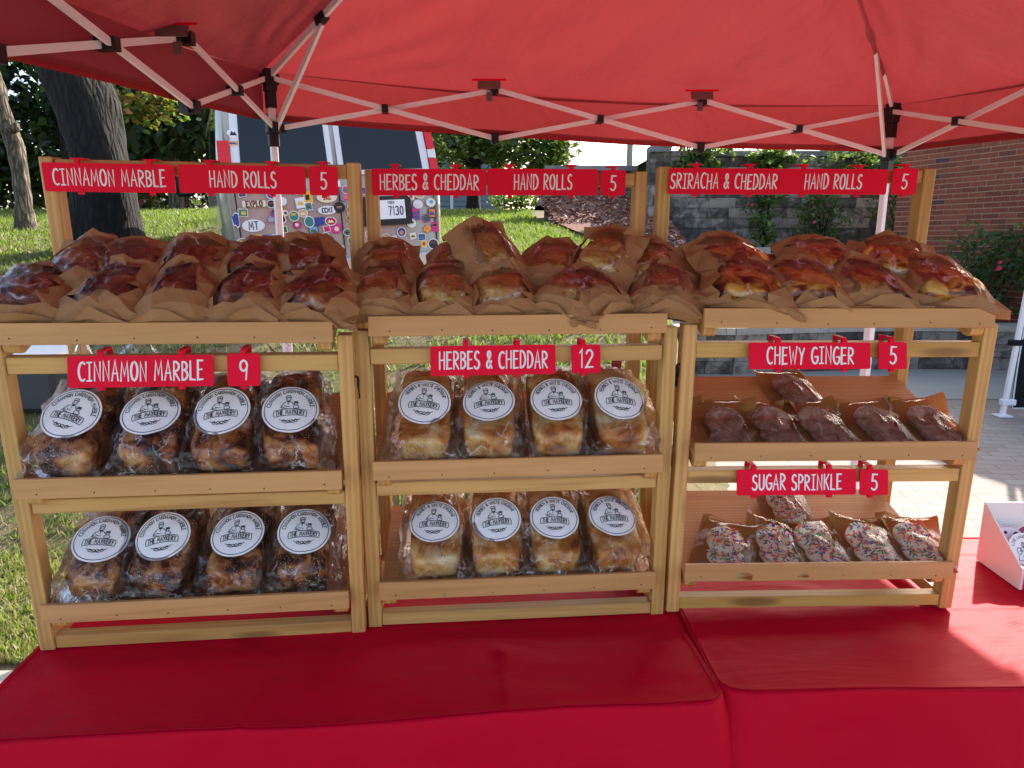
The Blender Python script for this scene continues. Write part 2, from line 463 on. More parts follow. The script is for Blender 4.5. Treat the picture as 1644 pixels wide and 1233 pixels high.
# ------------------------------------------------------------------ setting: terrain, paving, beds
def slope_prof(y): return float(np.interp(y, [3.2, 4, 5, 6, 9, 12, 16, 30, 120], [0, .38, .7, 1.0, 1.42, 1.8, 2.15, 2.4, 3.0]))
def lawn_edge(y): return float(np.interp(y, [-20, 0, 3, 6, 8, 14, 40], [.7, .7, .85, 1.5, 1.9, 2.3, 2.3]))
VAN_ANG = R(25); VAN_O = Vector((-2.35, 6.05)); VAN_Z = .93
def van_local(x, y):
    dx, dy = x - VAN_O.x, y - VAN_O.y
    c, s = math.cos(VAN_ANG), math.sin(VAN_ANG)
    return dx * c + dy * s, -dx * s + dy * c
def gz(x, y):
    e = lawn_edge(y)
    f = 1 - sstep(e - .35, e + .25, x)
    if y > 30: f = 1
    z = slope_prof(y) * f + .025 * nz(x * .8, y * .8) * min(1, max(0, y - 2.3)) * f
    a, b = van_local(x, y)
    k = sstep(-.5, .15, a) * (1 - sstep(1.75, 2.2, a)) * sstep(-.6, .1, b) * (1 - sstep(5.0, 5.8, b))
    return lerp(z, VAN_Z - .01, k)
xs = np.concatenate([np.linspace(-140, -22, 16), np.linspace(-20, -9, 12), np.linspace(-8.7, 6, 84), np.linspace(6.5, 20, 14), np.linspace(26, 140, 14)])
ys = np.concatenate([np.linspace(-60, -4, 10), np.linspace(-2, 2, 5), np.linspace(2.2, 16, 88), np.linspace(17, 40, 16), np.linspace(48, 240, 12)])
g = MB(); nx, ny = len(xs), len(ys)
g.grid(nx, ny, lambda u, v: (xs[round(u*(nx-1))], ys[round(v*(ny-1))], gz(xs[round(u*(nx-1))], ys[round(v*(ny-1))]) - .012))
m = NM('lawn_soil')
v = m.coord('Object')
n1 = m.noise(v, 1.3, 5, .6); n2 = m.noise(v, 40, 4, .7)
c = m.ramp(n1, [(.40, hexc(150, 130, 98)), (.54, hexc(112, 104, 62)), (.7, hexc(92, 108, 46))])
c = m.mix(m.n('Math', operation='MULTIPLY', i0=n2, i1=.7).outputs[0], c, hexc(52, 66, 28))
m.set(Base_Color=c, Roughness=.95); m.bump(n2, .6, .03)
o = g.build('lawn', m.mat); struct(o)

def quad_uv(g, pts, mi=0):
    g.face(pts, mi, [(p[0], p[1]) for p in pts])
# pavers
m = NM('clay_pavers')
uv = m.n('UVMap').outputs[0]
mp = m.n('Mapping', Vector=uv, Rotation=(0, 0, R(8)))
bt = m.n('TexBrick', Vector=mp.outputs[0], Color1=hexc(158, 146, 136), Color2=hexc(134, 118, 110), Mortar=hexc(86, 80, 74), Scale=1.0)
bt.inputs['Mortar Size'].default_value = .005; bt.inputs['Brick Width'].default_value = .21; bt.inputs['Row Height'].default_value = .105; bt.inputs['Bias'].default_value = -.1
nn = m.noise(uv, 7, 5); n3 = m.noise(uv, 120, 3)
c = m.mix(m.n('Math', operation='MULTIPLY', i0=nn, i1=.6).outputs[0], bt.outputs[0], hexc(172, 162, 148))
c = m.mix(m.n('Math', operation='MULTIPLY', i0=n3, i1=.35).outputs[0], c, hexc(110, 92, 84))
m.set(Base_Color=c, Roughness=.85); b1 = m.bump(bt.outputs['Fac'], -.5, .006); m.bump(n3, .3, .003, b1)
pavers = m.mat
g = MB()
g.face([(lawn_edge(y) - .05, y, -.004) for y in (-10, 0, 3, 6.48)][::-1] + [(-30, -10, -.004)][:0] + [(60, -10, -.004), (60, 6.48, -.004)], 0)
P = g.v; g.u[0] = [(P[i][0], P[i][1]) for i in g.f[0]]
quad_uv(g, [(-30, -30, -.004), (60, -30, -.004), (60, -10, -.004), (-30, -10, -.004)])
struct(g.build('paved_plaza', pavers))
conc = NM('concrete'); v = conc.coord('Object'); n1 = conc.noise(v, 1.6, 6, .6); n2 = conc.noise(v, 160, 3)
conc.set(Base_Color=conc.mix(n2, conc.mix(n1, hexc(168, 164, 152), hexc(196, 192, 180)), hexc(140, 136, 126)), Roughness=.9); conc.bump(n2, .3, .002)
g = MB()
g.box(1.35, 60, 6.48, 8.5, -.1, .006)
struct(g.build('concrete_pavement', conc.mat))
g = MB()
g.face([(-30, -10, .0), (.66, -10, 0), (.66, 0, 0), (.8, 2.2, 0), (-30, 2.2, 0)][::1])
struct(g.build('front_walkway', conc.mat))

# mulch
m = NM('bark_mulch'); v = m.coord('Object')
vo = m.n('TexVoronoi', Vector=m.coord('Object', (1, 1, 1)), Scale=46); n1 = m.noise(v, 9, 4)
c = m.mix(m.n('Math', operation='MULTIPLY', i0=vo.outputs['Distance'], i1=1.2, use_clamp=True).outputs[0], hexc(176, 128, 108), hexc(92, 58, 48))
c = m.mix(n1, c, hexc(150, 106, 90)); m.set(Base_Color=c, Roughness=.95); m.bump(vo.outputs['Distance'], 1, .03)
mulch = m.mat
chipm = []
for nme, cc in (('chip_tan', (214, 172, 150)), ('chip_brown', (160, 108, 90)), ('chip_dark', (104, 66, 56))): chipm.append(simple(nme, hexc(*cc), .9))
def chips(g, pts, rnd, s=.035):
    for p in pts:
        a, t = rnd.uniform(0, 6.28), rnd.uniform(-.7, .7)
        d = Vector((math.cos(a), math.sin(a), t)).normalized() * rnd.uniform(.5, 1.2) * s
        e = Vector((-math.sin(a), math.cos(a), rnd.uniform(-.6, .6))).normalized() * rnd.uniform(.2, .45) * s
        c = Vector(p); g.face([c - d - e, c + d - e * .6, c + d * .9 + e, c - d + e * .8], rnd.choice((1, 1, 2, 2, 3)))
rnd = random.Random(5)
def bank_z(x, y): return float(np.interp(y, [8.6, 10, 11.5, 12.9, 13.6], [.9, 1.28, 1.75, 2.26, 2.3])) + .03 * nz(x * 2, y * 2) - .5 * sstep(2.25, 2.7, x) * 0
def bank_l(y): return float(np.interp(y, [8.6, 10, 11.5, 12.9, 13.6], [1.5, 1.05, .75, .5, .45])) 
g = MB()
g.grid(24, 34, lambda u, v: (lerp(bank_l(8.6 + 5*v), 2.62, u), 8.6 + 5*v, max(bank_z(lerp(bank_l(8.6 + 5*v), 2.62, u), 8.6 + 5*v), gz(lerp(bank_l(8.6+5*v), 2.62, u), 8.6+5*v) + .03 if u < .3 else -9)))
pts = []
for i in range(3600):
    y = rnd.uniform(8.7, 13.5); x = rnd.uniform(bank_l(y) - .1 + .15 * nz(y * 3, 1), 2.6); pts.append((x, y, bank_z(x, y) + rnd.uniform(0, .03)))
chips(g, pts, rnd, .05)
struct(g.build('mulch_bank', [mulch] + chipm))

# ------------------------------------------------------------------ block retaining walls and the brick building
def blockmat(name, stops, mort):
    m = NM(name); v = m.coord('Object'); isl = m.n('NewGeometry').outputs['Random Per Island']
    n1 = m.noise(m.coord('Object', (1, 1, 1)), 5, 7, .7, .5); n2 = m.noise(v, 60, 4)
    f = m.n('Math', operation='ADD', i0=m.n('Math', operation='MULTIPLY', i0=isl, i1=.22).outputs[0], i1=m.n('Math', operation='MULTIPLY', i0=n1, i1=.85).outputs[0]).outputs[0]
    c = m.ramp(f, stops); c = m.mix(m.n('Math', operation='MULTIPLY', i0=n2, i1=.5).outputs[0], c, mort)
    m.set(Base_Color=c, Roughness=.92); b = m.bump(n1, .7, .06); m.bump(n2, .6, .01, b); return m.mat
block = blockmat('split_face_block', [(.38, hexc(66, 63, 58)), (.5, hexc(104, 99, 92)), (.62, hexc(172, 164, 153))], hexc(60, 58, 56))
capm = blockmat('block_cap', [(.4, hexc(112, 114, 116)), (.6, hexc(150, 150, 150))], hexc(90, 90, 92))
palecap = blockmat('pale_cap', [(.4, hexc(176, 172, 160)), (.6, hexc(204, 200, 188))], hexc(150, 146, 134))
def block_wall(g, p0, p1, z0, z1, bl, bh, depth, rnd, rough=.03, cap=None, capo=.04):
    p0, p1 = Vector(p0), Vector(p1); d = p1 - p0; L = d.length; d = d / L; nrm = Vector((d.y, -d.x))
    nr = max(1, round((z1 - z0) / bh)); bh = (z1 - z0) / nr
    for r in range(nr):
        x = -rnd.uniform(0, bl) if r % 2 else 0.0
        while x < L - .01:
            ln = bl * rnd.choice((.6, 1, 1, .8)); a, b = max(0, x), min(L, x + ln); x += ln
            if b - a < .03: continue
            pr = [rnd.uniform(0, rough) for _ in range(9)]
            za, zb = z0 + r * bh + .003, z0 + (r + 1) * bh - .003; a += .003; b -= .003
            F = []
            for j in range(3):
                for i in range(3):
                    q = p0 + d * lerp(a, b, i / 2) + nrm * (pr[j*3+i] if not (i in (0, 2) or j in (0, 2)) else pr[j*3+i] * .35)
                    F.append((q.x, q.y, lerp(za, zb, j / 2)))
            B = []
            for (t, z) in ((a, za), (b, za), (b, zb), (a, zb)):
                q = p0 + d * t - nrm * depth; B.append((q.x, q.y, z))
            k = len(g.v); g.v += F + B
            for j in range(2):
                for i in range(2): g.f.append((k+j*3+i, k+j*3+i+1, k+j*3+i+4, k+j*3+i+3)); g.m.append(0); g.sm.append(False)
            for q in ((0, 9, 10, 2), (6, 8, 11, 12), (0, 6, 12, 9), (2, 10, 11, 8), (9, 12, 11, 10)): g.f.append(tuple(k + i for i in q)); g.m.append(0); g.sm.append(False)
    if cap:
        x = 0
        while x < L - .02:
            b = min(L, x + .45)
            P = [p0 + d * (x + .003) + nrm * capo, p0 + d * (b - .003) + nrm * capo, p0 + d * (b - .003) - nrm * (depth + .02), p0 + d * (x + .003) - nrm * (depth + .02)]
            M4 = [(q.x, q.y) for q in P]; k = len(g.v)
            g.v += [(a, c, z1) for a, c in M4] + [(a, c, z1 + cap) for a, c in M4]
            for q in ((0,3,2,1),(4,5,6,7),(0,1,5,4),(1,2,6,5),(2,3,7,6),(3,0,4,7)): g.f.append(tuple(k + i for i in q)); g.m.append(1); g.sm.append(False)
            x = b
rnd = random.Random(11)
g = MB(); block_wall(g, (2.36, 12), (7.6, 12), 1.2, 2.86, .46, .168, .28, rnd, .035, .085)
tag(g.build('retaining_wall', [block, capm]), 'tall grey split-face block retaining wall with flat cap behind the roses', 'wall')
g = MB(); block_wall(g, (.6, 13.2), (2.3, 13.2), 1.2, 2.74, .46, .168, .26, rnd, .035, .09)
tag(g.build('retaining_wall', [block, capm]), 'lower stretch of grey block wall at top of mulch bank', 'wall')
g = MB(); block_wall(g, (2.28, 11.93), (2.62, 11.93), 1.2, 2.92, .34, .168, .36, rnd, .02, .1, .05)
tag(g.build('wall_pillar', [block, capm]), 'square block pillar with cap at the end of tall grey wall', 'pillar')
g = MB(); block_wall(g, (1.75, 10.5), (7.4, 10.5), .5, 1.29, .42, .16, .26, rnd, .03, .1)
tag(g.build('planter_wall', [block, palecap]), 'low grey block wall with pale cap halfway up the terraces', 'wall')
tier = [(1.72, 8.35), (1.95, 7.75), (2.5, 7.7), (3.2, 7.85), (4.0, 8.0), (4.8, 8.05), (5.6, 8.0), (6.6, 7.75), (8.0, 7.3)]
g = MB()
for a, b in zip(tier, tier[1:]): block_wall(g, a, b, 0, .46, .4, .155, .26, rnd, .03, .075, .03)
tag(g.build('planter_wall', [block, palecap]), 'lowest curved grey block planter wall with pale cap beside pavement', 'wall')
# planting beds
g = MB()
def bedpoly(P, z, n, g=g, s=.035):
    g.face([(x, y, z) for x, y in P], 0)
bedpoly([(1.8, 8.3), (2.0, 8.0), (3.2, 8.1), (4.8, 8.3), (6.6, 8.0), (8.6, 7.3), (8.6, 10.6), (1.8, 10.6)], .42, 0)
pts = []
for i in range(2600): pts.append((rnd.uniform(1.9, 8.2), rnd.uniform(8.3, 10.45), .43))
for i in range(1500): pts.append((rnd.uniform(1.8, 7.3), rnd.uniform(10.75, 11.95), 1.36))
bedpoly([(1.75, 10.72), (7.5, 10.72), (7.5, 12.1), (1.75, 12.1)], 1.34, 0)
chips(g, pts, rnd, .04)
struct(g.build('planting_beds', [mulch] + chipm))
g = MB(); g.face([(2.3, 12.25, 2.84), (30, 12.25, 2.84), (30, 40, 3.0), (2.3, 40, 3.0)])
struct(g.build('upper_terrace', bpy.data.materials['lawn_soil']))

# brick building
m = NM('red_brick'); isl = m.n('NewGeometry').outputs['Random Per Island']; v = m.coord('Object')
n1 = m.noise(v, 50, 4); n2 = m.noise(v, 1.2, 3)
c = m.ramp(isl, [(0, hexc(108, 52, 38)), (.35, hexc(134, 66, 48)), (.7, hexc(148, 78, 56)), (.93, hexc(106, 52, 42)), (.945, hexc(46, 46, 54)), (1, hexc(56, 54, 60))], 'LINEAR')
c = m.mix(m.n('Math', operation='MULTIPLY', i0=n1, i1=.35).outputs[0], c, hexc(100, 56, 46))
c = m.mix(m.n('Math', operation='MULTIPLY', i0=n2, i1=.25).outputs[0], c, hexc(170, 110, 88))
m.set(Base_Color=c, Roughness=.9); m.bump(n1, .5, .004); brick = m.mat
mortar = simple('mortar', hexc(178, 148, 126), .95, bump=(200, .4, .003))
A, B = Vector((5.52, 10.25)), Vector((6.95, 6.6)); d = (B - A); L = d.length; d /= L; nr = Vector((d.y, -d.x))
if nr.x > 0: nr = -nr
BH = 3.08
g = MB()
bw = empty('brick_building', (A.x, A.y, 0), 'red brick building with scattered dark bricks on the right', 'building')
def wl(t, off, z): q = d * t + nr * off; return (q.x, q.y, z)
g.face([wl(0, 0, 0), wl(L, 0, 0), wl(L, 0, BH), wl(0, 0, BH)])
g.face([wl(0, 0, 0), wl(0, 0, BH), wl(0, -3, BH), wl(0, -3, 0)]); g.face([wl(L, 0, 0), wl(L, -3, 0), wl(L, -3, BH), wl(L, 0, BH)])
g.face([wl(0, 0, BH), wl(L, 0, BH), wl(L, -3, BH), wl(0, -3, BH)])
g.build('mortar_bed', mortar, bw)
g = MB(); rb = random.Random(3); ch = .0677
for r in range(int(BH / ch)):
    x = -.107 if r % 2 else 0
    while x < L:
        a, b = max(0, x) + .0065, min(L, x + .213) - .0065; x += .213
        if b - a < .02: continue
        o_ = rb.uniform(.006, .01); z0, z1 = r * ch + .0065, (r + 1) * ch - .0065
        k = len(g.v); g.v += [wl(a, .001, z0), wl(b, .001, z0), wl(b, .001, z1), wl(a, .001, z1), wl(a, o_, z0), wl(b, o_, z0), wl(b, o_, z1), wl(a, o_, z1)]
        for q in ((4,5,6,7),(0,1,5,4),(1,2,6,5),(2,3,7,6),(3,0,4,7)): g.f.append(tuple(k + i for i in q)); g.m.append(0); g.sm.append(False)
g.build('brick_face', brick, bw)
g = MB(); g.face([wl(-.05, .06, BH), wl(L, .06, BH), wl(L, .06, BH + .12), wl(-.05, .06, BH + .12)]); g.face([wl(-.05, .06, BH + .12), wl(L, .06, BH + .12), wl(L, -3, BH + .12), wl(-.05, -3, BH + .12)])
g.build('coping', capm, bw)

# ------------------------------------------------------------------ canopy tent
LR, RR, LF, RF = Vector((-1.05, 3.2, 0)), Vector((1.86, 3.58, 0)), Vector((-1.1, .32, 0)), Vector((2.1, .7, 0))
zs = {'LR': 1.975, 'RR': 1.905, 'LF': 1.80, 'RF': 1.80}           # slider level; leg tops 0.21 above
PK = Vector((.5, 1.95, 3.05))
tent = empty('canopy_tent', (.45, 1.95, 0), 'red pop-up canopy tent with white folding frame over the bread stands', 'tent')
to = Vector((.45, 1.95, 0))
tops = {'LR': LR + Vector((0, 0, zs['LR'] + .215)), 'RR': RR + Vector((0, 0, zs['RR'] + .215)), 'LF': LF + Vector((0, 0, zs['LF'] + .215)), 'RF': RF + Vector((0, 0, zs['RF'] + .215))}
g = MB()
ctr = (LR + RR + LF + RF) / 4
def outw(p, k): q = p.copy(); dd = Vector((p.x - ctr.x, p.y - ctr.y, 0)).normalized(); return q + dd * k
eav = {k: outw(t, .06) + Vector((0, 0, .03)) for k, t in tops.items()}
def panel(a, b, seed):
    def f(u, v):
        e = a.lerp(b, u); p = e.lerp(PK, v)
        sag = -.05 * math.sin(math.pi * v) * (1) - .10 * math.sin(math.pi * u) * (1 - v) * .6 - .05 * math.sin(math.pi * u) * math.sin(math.pi * v)
        wsum = 0
        for c, s in ((a, 1), (b, -1)):
            q = p - c; r = q.length
            th = math.atan2((q.z), math.hypot(q.x, q.y)) * 0 + (u if s == 1 else 1 - u) / max(.05, v + (u if s == 1 else 1 - u))
            amp = .028 * math.exp(-r / .5) * min(1, r / .1)
            wsum += amp * math.sin(th * 26 + 2.5 * nz(p.x * 3, p.y * 3, seed))
        wr = .02 * nz(p.x * 2.2 + p.y * 3 + seed, p.y * 1.2 - p.x, p.z * 2) + .006 * nz(p.x * 9 + p.y * 9, p.y * 5 - p.x * 5, seed) * sstep(0, .2, v)
        p = p + Vector((0, 0, sag + (wsum + wr) * min(1, 8 * v) * min(1, 12 * u * (1 - u))))
        return p - to
    g.grid(72, 44, f)
panel(eav['LR'], eav['RR'], 1); panel(eav['RR'], eav['RF'], 2); panel(eav['RF'], eav['LF'], 3); panel(eav['LF'], eav['LR'], 4)
def valance(a, b, da, db, seed, g):
    def f(u, v):
        p = a.lerp(b, u); sag = -.035 * math.sin(math.pi * u)
        n = Vector((p.x - ctr.x, p.y - ctr.y, 0)).normalized()
        return p + Vector((0, 0, sag * (1 - v * .3) - v * lerp(da, db, u))) + n * (.014 * v * math.sin(u * 11 + seed) + .02 * nz(u * 6, v, seed) * v) - to
    g.grid(64, 8, f)
VLR, VRR = .185, .208
valance(eav['LR'], eav['RR'], VLR, VRR, 1, g); valance(eav['RR'], eav['RF'], VRR, .2, 2, g); valance(eav['RF'], eav['LF'], .2, .2, 3, g); valance(eav['LF'], eav['LR'], .2, VLR, 4, g)
g.build('canopy', canopy_mat, tent)
g = MB()
def hem(a, b, da, db, seed):
    def f(u, v):
        p = a.lerp(b, u); sag = -.035 * math.sin(math.pi * u) * .7
        n = Vector((p.x - ctr.x, p.y - ctr.y, 0)).normalized()
        return p + Vector((0, 0, sag - lerp(da, db, u) - .03 * (v - .5) * 1.0)) + n * (.014 * math.sin(u * 11 + seed) + .02 * nz(u * 6, 1, seed) + .004) - to
    g.grid(64, 2, f)
hem(eav['LR'], eav['RR'], VLR, VRR, 1); hem(eav['RR'], eav['RF'], VRR, .2, 2); hem(eav['LF'], eav['LR'], .2, VLR, 4); hem(eav['RF'], eav['LF'], .2, .2, 3)
g.build('hem', simple('red_hem', hexc(150, 8, 22), .7), tent)
for k, base in (('LR', LR), ('RR', RR), ('LF', LF), ('RF', RF)):
    z0 = max(0, gz(base.x, base.y)); t = tops[k]; g = MB()
    yaw = R(30 if k == 'LR' else 25)
    Mx = Matrix.Translation(base - to) @ rz(yaw)
    g.bbox(-.019, .019, -.019, .019, z0, 1.35, .003, 0, Mx); g.bbox(-.015, .015, -.015, .015, 1.3, t.z, .003, 0, Mx)
    g.box(-.06, .06, -.06, .06, z0, z0 + .006, 0, Mx)
    lg = g.build('leg', white_metal, tent)
    g = MB()
    g.bbox(-.026, .026, -.026, .026, t.z - .06, t.z + .03, .004, 0, Mx); g.bbox(-.021, .021, -.021, .021, t.z - .13, t.z - .06, .003, 0, Mx)
    for a in (-1, 1): g.box(-.008 + a * .03, .008 + a * .03, -.02, .02, t.z - .03, t.z + .01, 0, Mx)
    g.build('corner_bracket', black_plastic, tent)
    g = MB(); zz = zs[k]
    g.bbox(-.027, .027, -.027, .027, zz - .02, zz + .03, .004, 0, Mx); g.bbox(-.022, .022, -.022, .022, zz - .075, zz - .02, .003, 0, Mx)
    g.box(.02, .055, -.012, .012, zz - .015, zz + .022, 0, Mx); g.box(-.012, .012, -.055, -.02, zz - .015, zz + .022, 0, Mx)
    g.build('slider', black_plastic, tent)
    g = MB(); g.bbox(-.024, .024, -.024, .024, z0 + .62, z0 + .7, .004, 0, Mx); g.box(-.01, .01, -.045, -.02, z0 + .62, z0 + .66, 1, Mx)
    g.build('height_latch', [black_plastic, red_plastic], tent)
def scissors(k0, k1, n, fr=None):
    a, b = (tops[k0] - Vector((0, 0, .005))), (tops[k1] - Vector((0, 0, .005)))
    la, lb = Vector((a.x, a.y, zs[k0])), Vector((b.x, b.y, zs[k1]))
    fr = fr or [i / n for i in range(n + 1)]
    nd = Vector((b.y - a.y, a.x - b.x, 0)).normalized() * .013
    for i in range(n):
        u0, u1 = fr[i], fr[i + 1]
        up0, up1, lo0, lo1 = a.lerp(b, u0), a.lerp(b, u1), la.lerp(lb, u0), la.lerp(lb, u1)
        flip = i % 2
        for (p, q, s) in ((up0, lo1, 1), (lo0, up1, -1)):
            g = MB(); g.bar(p + nd * s - to, q + nd * s - to, .011, .020); g.build('truss_bar', white_metal, tent)
        mid = (up0 + lo1 + lo0 + up1) / 4; g = MB()
        g.bar(mid - nd * 2.2 - to, mid + nd * 2.2 - to, .028, .034); g.build('truss_joint', black_plastic, tent)
        if i < n - 1:
            for p in (up1, lo1):
                g = MB(); g.bar(p - nd * 2.4 - to, p + nd * 2.4 - to, .032, .04)
                g.box(-.008, .008, -.008, .008, -.03, .02, 0, Matrix.Translation(p + Vector((0, -.03, 0)) - to)); g.build('truss_joint', black_plastic, tent)
scissors('LR', 'RR', 3); scissors('LF', 'LR', 3, [0, .42, .73, 1]); scissors('RR', 'RF', 3)
for k, dirv in (('LR', Vector((.39, -.33, .203))), ('RR', Vector((-.37, -.43, .357)))):
    a = tops[k]; b = Vector((a.x, a.y, zs[k])); e = a + dirv * 2.4; j = a + dirv * .78
    g = MB(); g.bar(a - to, e - to, .014, .024); g.build('roof_rod', white_metal, tent)
    g = MB(); off = Vector((.02, 0, 0)); g.bar(b + off * (1 if k == 'LR' else -1.2) + Vector((0, -.015, 0)) - to, j - Vector((0, 0, .02)) - to, .014, .022); g.build('roof_rod', white_metal, tent)
    g = MB(); g.bar(j - dirv * .05 - to, j + dirv * .05 - to, .03, .036); g.build('truss_joint', black_plastic, tent)
# velcro patches taped above the upper joints
for (x, y, z) in ((-.1, 3.22, 2.165), (.86, 3.34, 2.145), (-1.04, 2.3, 2.13)):
    g = MB(); Mx = T(x - to.x, y - to.y - .02, z - to.z) @ rx(R(62))
    g.box(-.05, .05, -.022, .022, -.012, -.010, 0, Mx); g.box(-.013, .013, -.02, .02, -.05, -.047, 0, T(x - to.x, y - to.y - .03, z - to.z - .04) @ rx(R(80)))
    g.box(-.075, .075, .018, .028, -.009, -.0075, 1, Mx); g.build('hook_patch', [grey_patch, red_plastic], tent)

# ------------------------------------------------------------------ the two covered tables
def table_cover(name, label, o, yaw, wdt, dep, seed, flare, rc=.03, hem_z=.04):
    """cloth over a folding table: o is the rear-left corner of the top"""
    e = empty(name, T(o[0], o[1], 0) @ rz(yaw), label, 'tablecloth', 'red tablecloths on the stall tables')
    g = MB(); H = .74
    # outline (clockwise seen from above, starting rear-left), rounded corners
    pts = []
    def corner(cx, cy, a0):
        for i in range(5):
            a = R(a0 - 90 * i / 4); pts.append((cx + rc * math.cos(a), cy + rc * math.sin(a)))
    def edge(p, q, n):
        for i in range(1, n): pts.append((lerp(p[0], q[0], i / n), lerp(p[1], q[1], i / n)))
    cs = [(rc, -rc, 180), (wdt - rc, -rc, 90), (wdt - rc, -dep + rc, 0), (rc, -dep + rc, -90)]
    seg = [int(wdt / .014), int(dep / .014), int(wdt / .014), int(dep / .014)]
    for i, (cx, cy_, a0) in enumerate(cs):
        corner(cx, cy_, a0)
        nx_ = cs[(i + 1) % 4]; p = pts[-1]; a = R(nx_[2]); q = (nx_[0] + rc * math.cos(a), nx_[1] + rc * math.sin(a)); edge(p, q, seg[i])
    n = len(pts)
    nrm = []
    for i in range(n):
        a, b = Vector(pts[i - 1]), Vector(pts[(i + 1) % n]); t = (b - a).normalized(); nrm.append(Vector((-t.y, t.x)))
    # top sheet: radial fan with slight sag and creases
    rings = 44
    cx, cy_ = wdt / 2, -dep / 2; base = len(g.v)
    def topz(x, y):
        cr = .0022 * math.exp(-((x - wdt * .36 + .01 * nz(y * 5, seed)) / .006) ** 2) + .0022 * math.exp(-((x - wdt * .70 + .01 * nz(y * 5, seed + 2)) / .006) ** 2) + .002 * math.exp(-((y + dep * .56 + .012 * nz(x * 4, seed)) / .006) ** 2)
        q_ = x * .8 + y * 1.5; cr += .0022 * max(0, nz(q_ * 9 + seed, (x - y) * 2.2, 2)) ** 1 * 1.4
        return H + cr + .008 * nz(x * 2.6 + seed, 1.7 * y) * sstep(.10, 0, y + dep) + .003 * sstep(.02, .0, y + dep) + .0016 * nz(x * 5 + seed, y * 7) + .001 * math.sin(x * 5 + 1.4 * nz(x * 2, y * 3, seed) * 3) * sstep(0, .1, min(x, wdt - x))
    for r in range(rings + 1):
        k = (r / rings) ** .8
        for (x, y) in pts:
            xx, yy = lerp(cx, x, k), lerp(cy_, y, k); g.v.append((xx, yy, topz(xx, yy)))
    for r in range(rings):
        for i in range(n):
            j = (i + 1) % n
            g.f.append((base + r*n + i, base + r*n + j, base + (r+1)*n + j, base + (r+1)*n + i)[::-1]); g.m.append(0); g.sm.append(True)
    # drape
    lv = [(.004, .002), (.007, -.004), (.008, -.014), (.011, -.03), (.012, -.06), (.016, -.11), (.022, -.18), (.03, -.28), (.04, -.42), (.05, -.58), (.055, -H + hem_z)]
    prev = base + rings * n
    for li, (of, dz) in enumerate(lv):
        b = len(g.v)
        for i, (x, y) in enumerate(pts):
            t = i / n; dpth = min(1, (-dz / .42)) ** .8 if dz < 0 else 0; d2 = min(1, (-dz / .10)) if dz < 0 else 0; sp = t * n * .014
            fold = (.026 * math.sin(t * n * .20 + seed + 2.6 * nz(t * 9, seed) + dz * 2) + .045 * nz(t * 20, dz * 1.6, seed) + .018 * nz(t * 46 + dz * 3, dz * 4, seed)) * dpth + .011 * nz(sp * 9 + dz * 2.5, seed, dz * 1.2) * d2 + .004 * nz(sp * 24 - dz * 9, seed, 1) * d2
            # corners of a hanging cloth flare out
            fl = 0
            for (ccx, ccy, _) in cs: fl += math.exp(-((x - ccx) ** 2 + (y - ccy) ** 2) / .012)
            q = Vector((x, y)) + nrm[i] * (of + fold + flare * fl * dpth)
            g.v.append((q.x, q.y, topz(x, y) + dz + (.002 * nz(t * 60, seed) if li == 2 else 0)))
        for i in range(n):
            j = (i + 1) % n
            g.f.append((prev + i, prev + j, b + j, b + i)[::-1]); g.m.append(0); g.sm.append(True)
        prev = b
    g.build('cloth', red_cloth, e)
    # raised hem seam running round the top
    g = MB(); sm = []
    for i in range(n + 1):
        x, y = pts[i % n]; q = Vector((x, y)) + nrm[i % n] * -.002; sm.append((q.x, q.y, topz(q.x, q.y) + .0008))
    g.tube(sm, .0018, 5, cap=False); g.build('seam', red_cloth, e)
    return e
table_cover('tablecloth', 'red cloth over the left table under two bread stands', (-.925, 1.52), R(4.9), 1.235, .60, 3, .05)
table_cover('tablecloth', 'red cloth over the right table, partly sunlit, under cookie stand', (.345, 1.655), R(1.6), 1.83, .61, 8, .03, .045)

# ------------------------------------------------------------------ display stands
W, HF, DB, HT = .600, .597, .256, .897
ST = [dict(x=-.5865, y=1.2013, a=.1112, lean=.0562, ro=-.0079, dz=.001, dm=0, dt=0, dl=0, name='left'),
      dict(x=.0133, y=1.2767, a=.0797, lean=.0131, ro=.0021, dz=.001, dm=0, dt=0, dl=0, name='middle'),
      dict(x=.6178, y=1.3089, a=.0312, lean=.0276, ro=-.0032, dz=.001, dm=.018, dt=.005, dl=.01, name='right')]
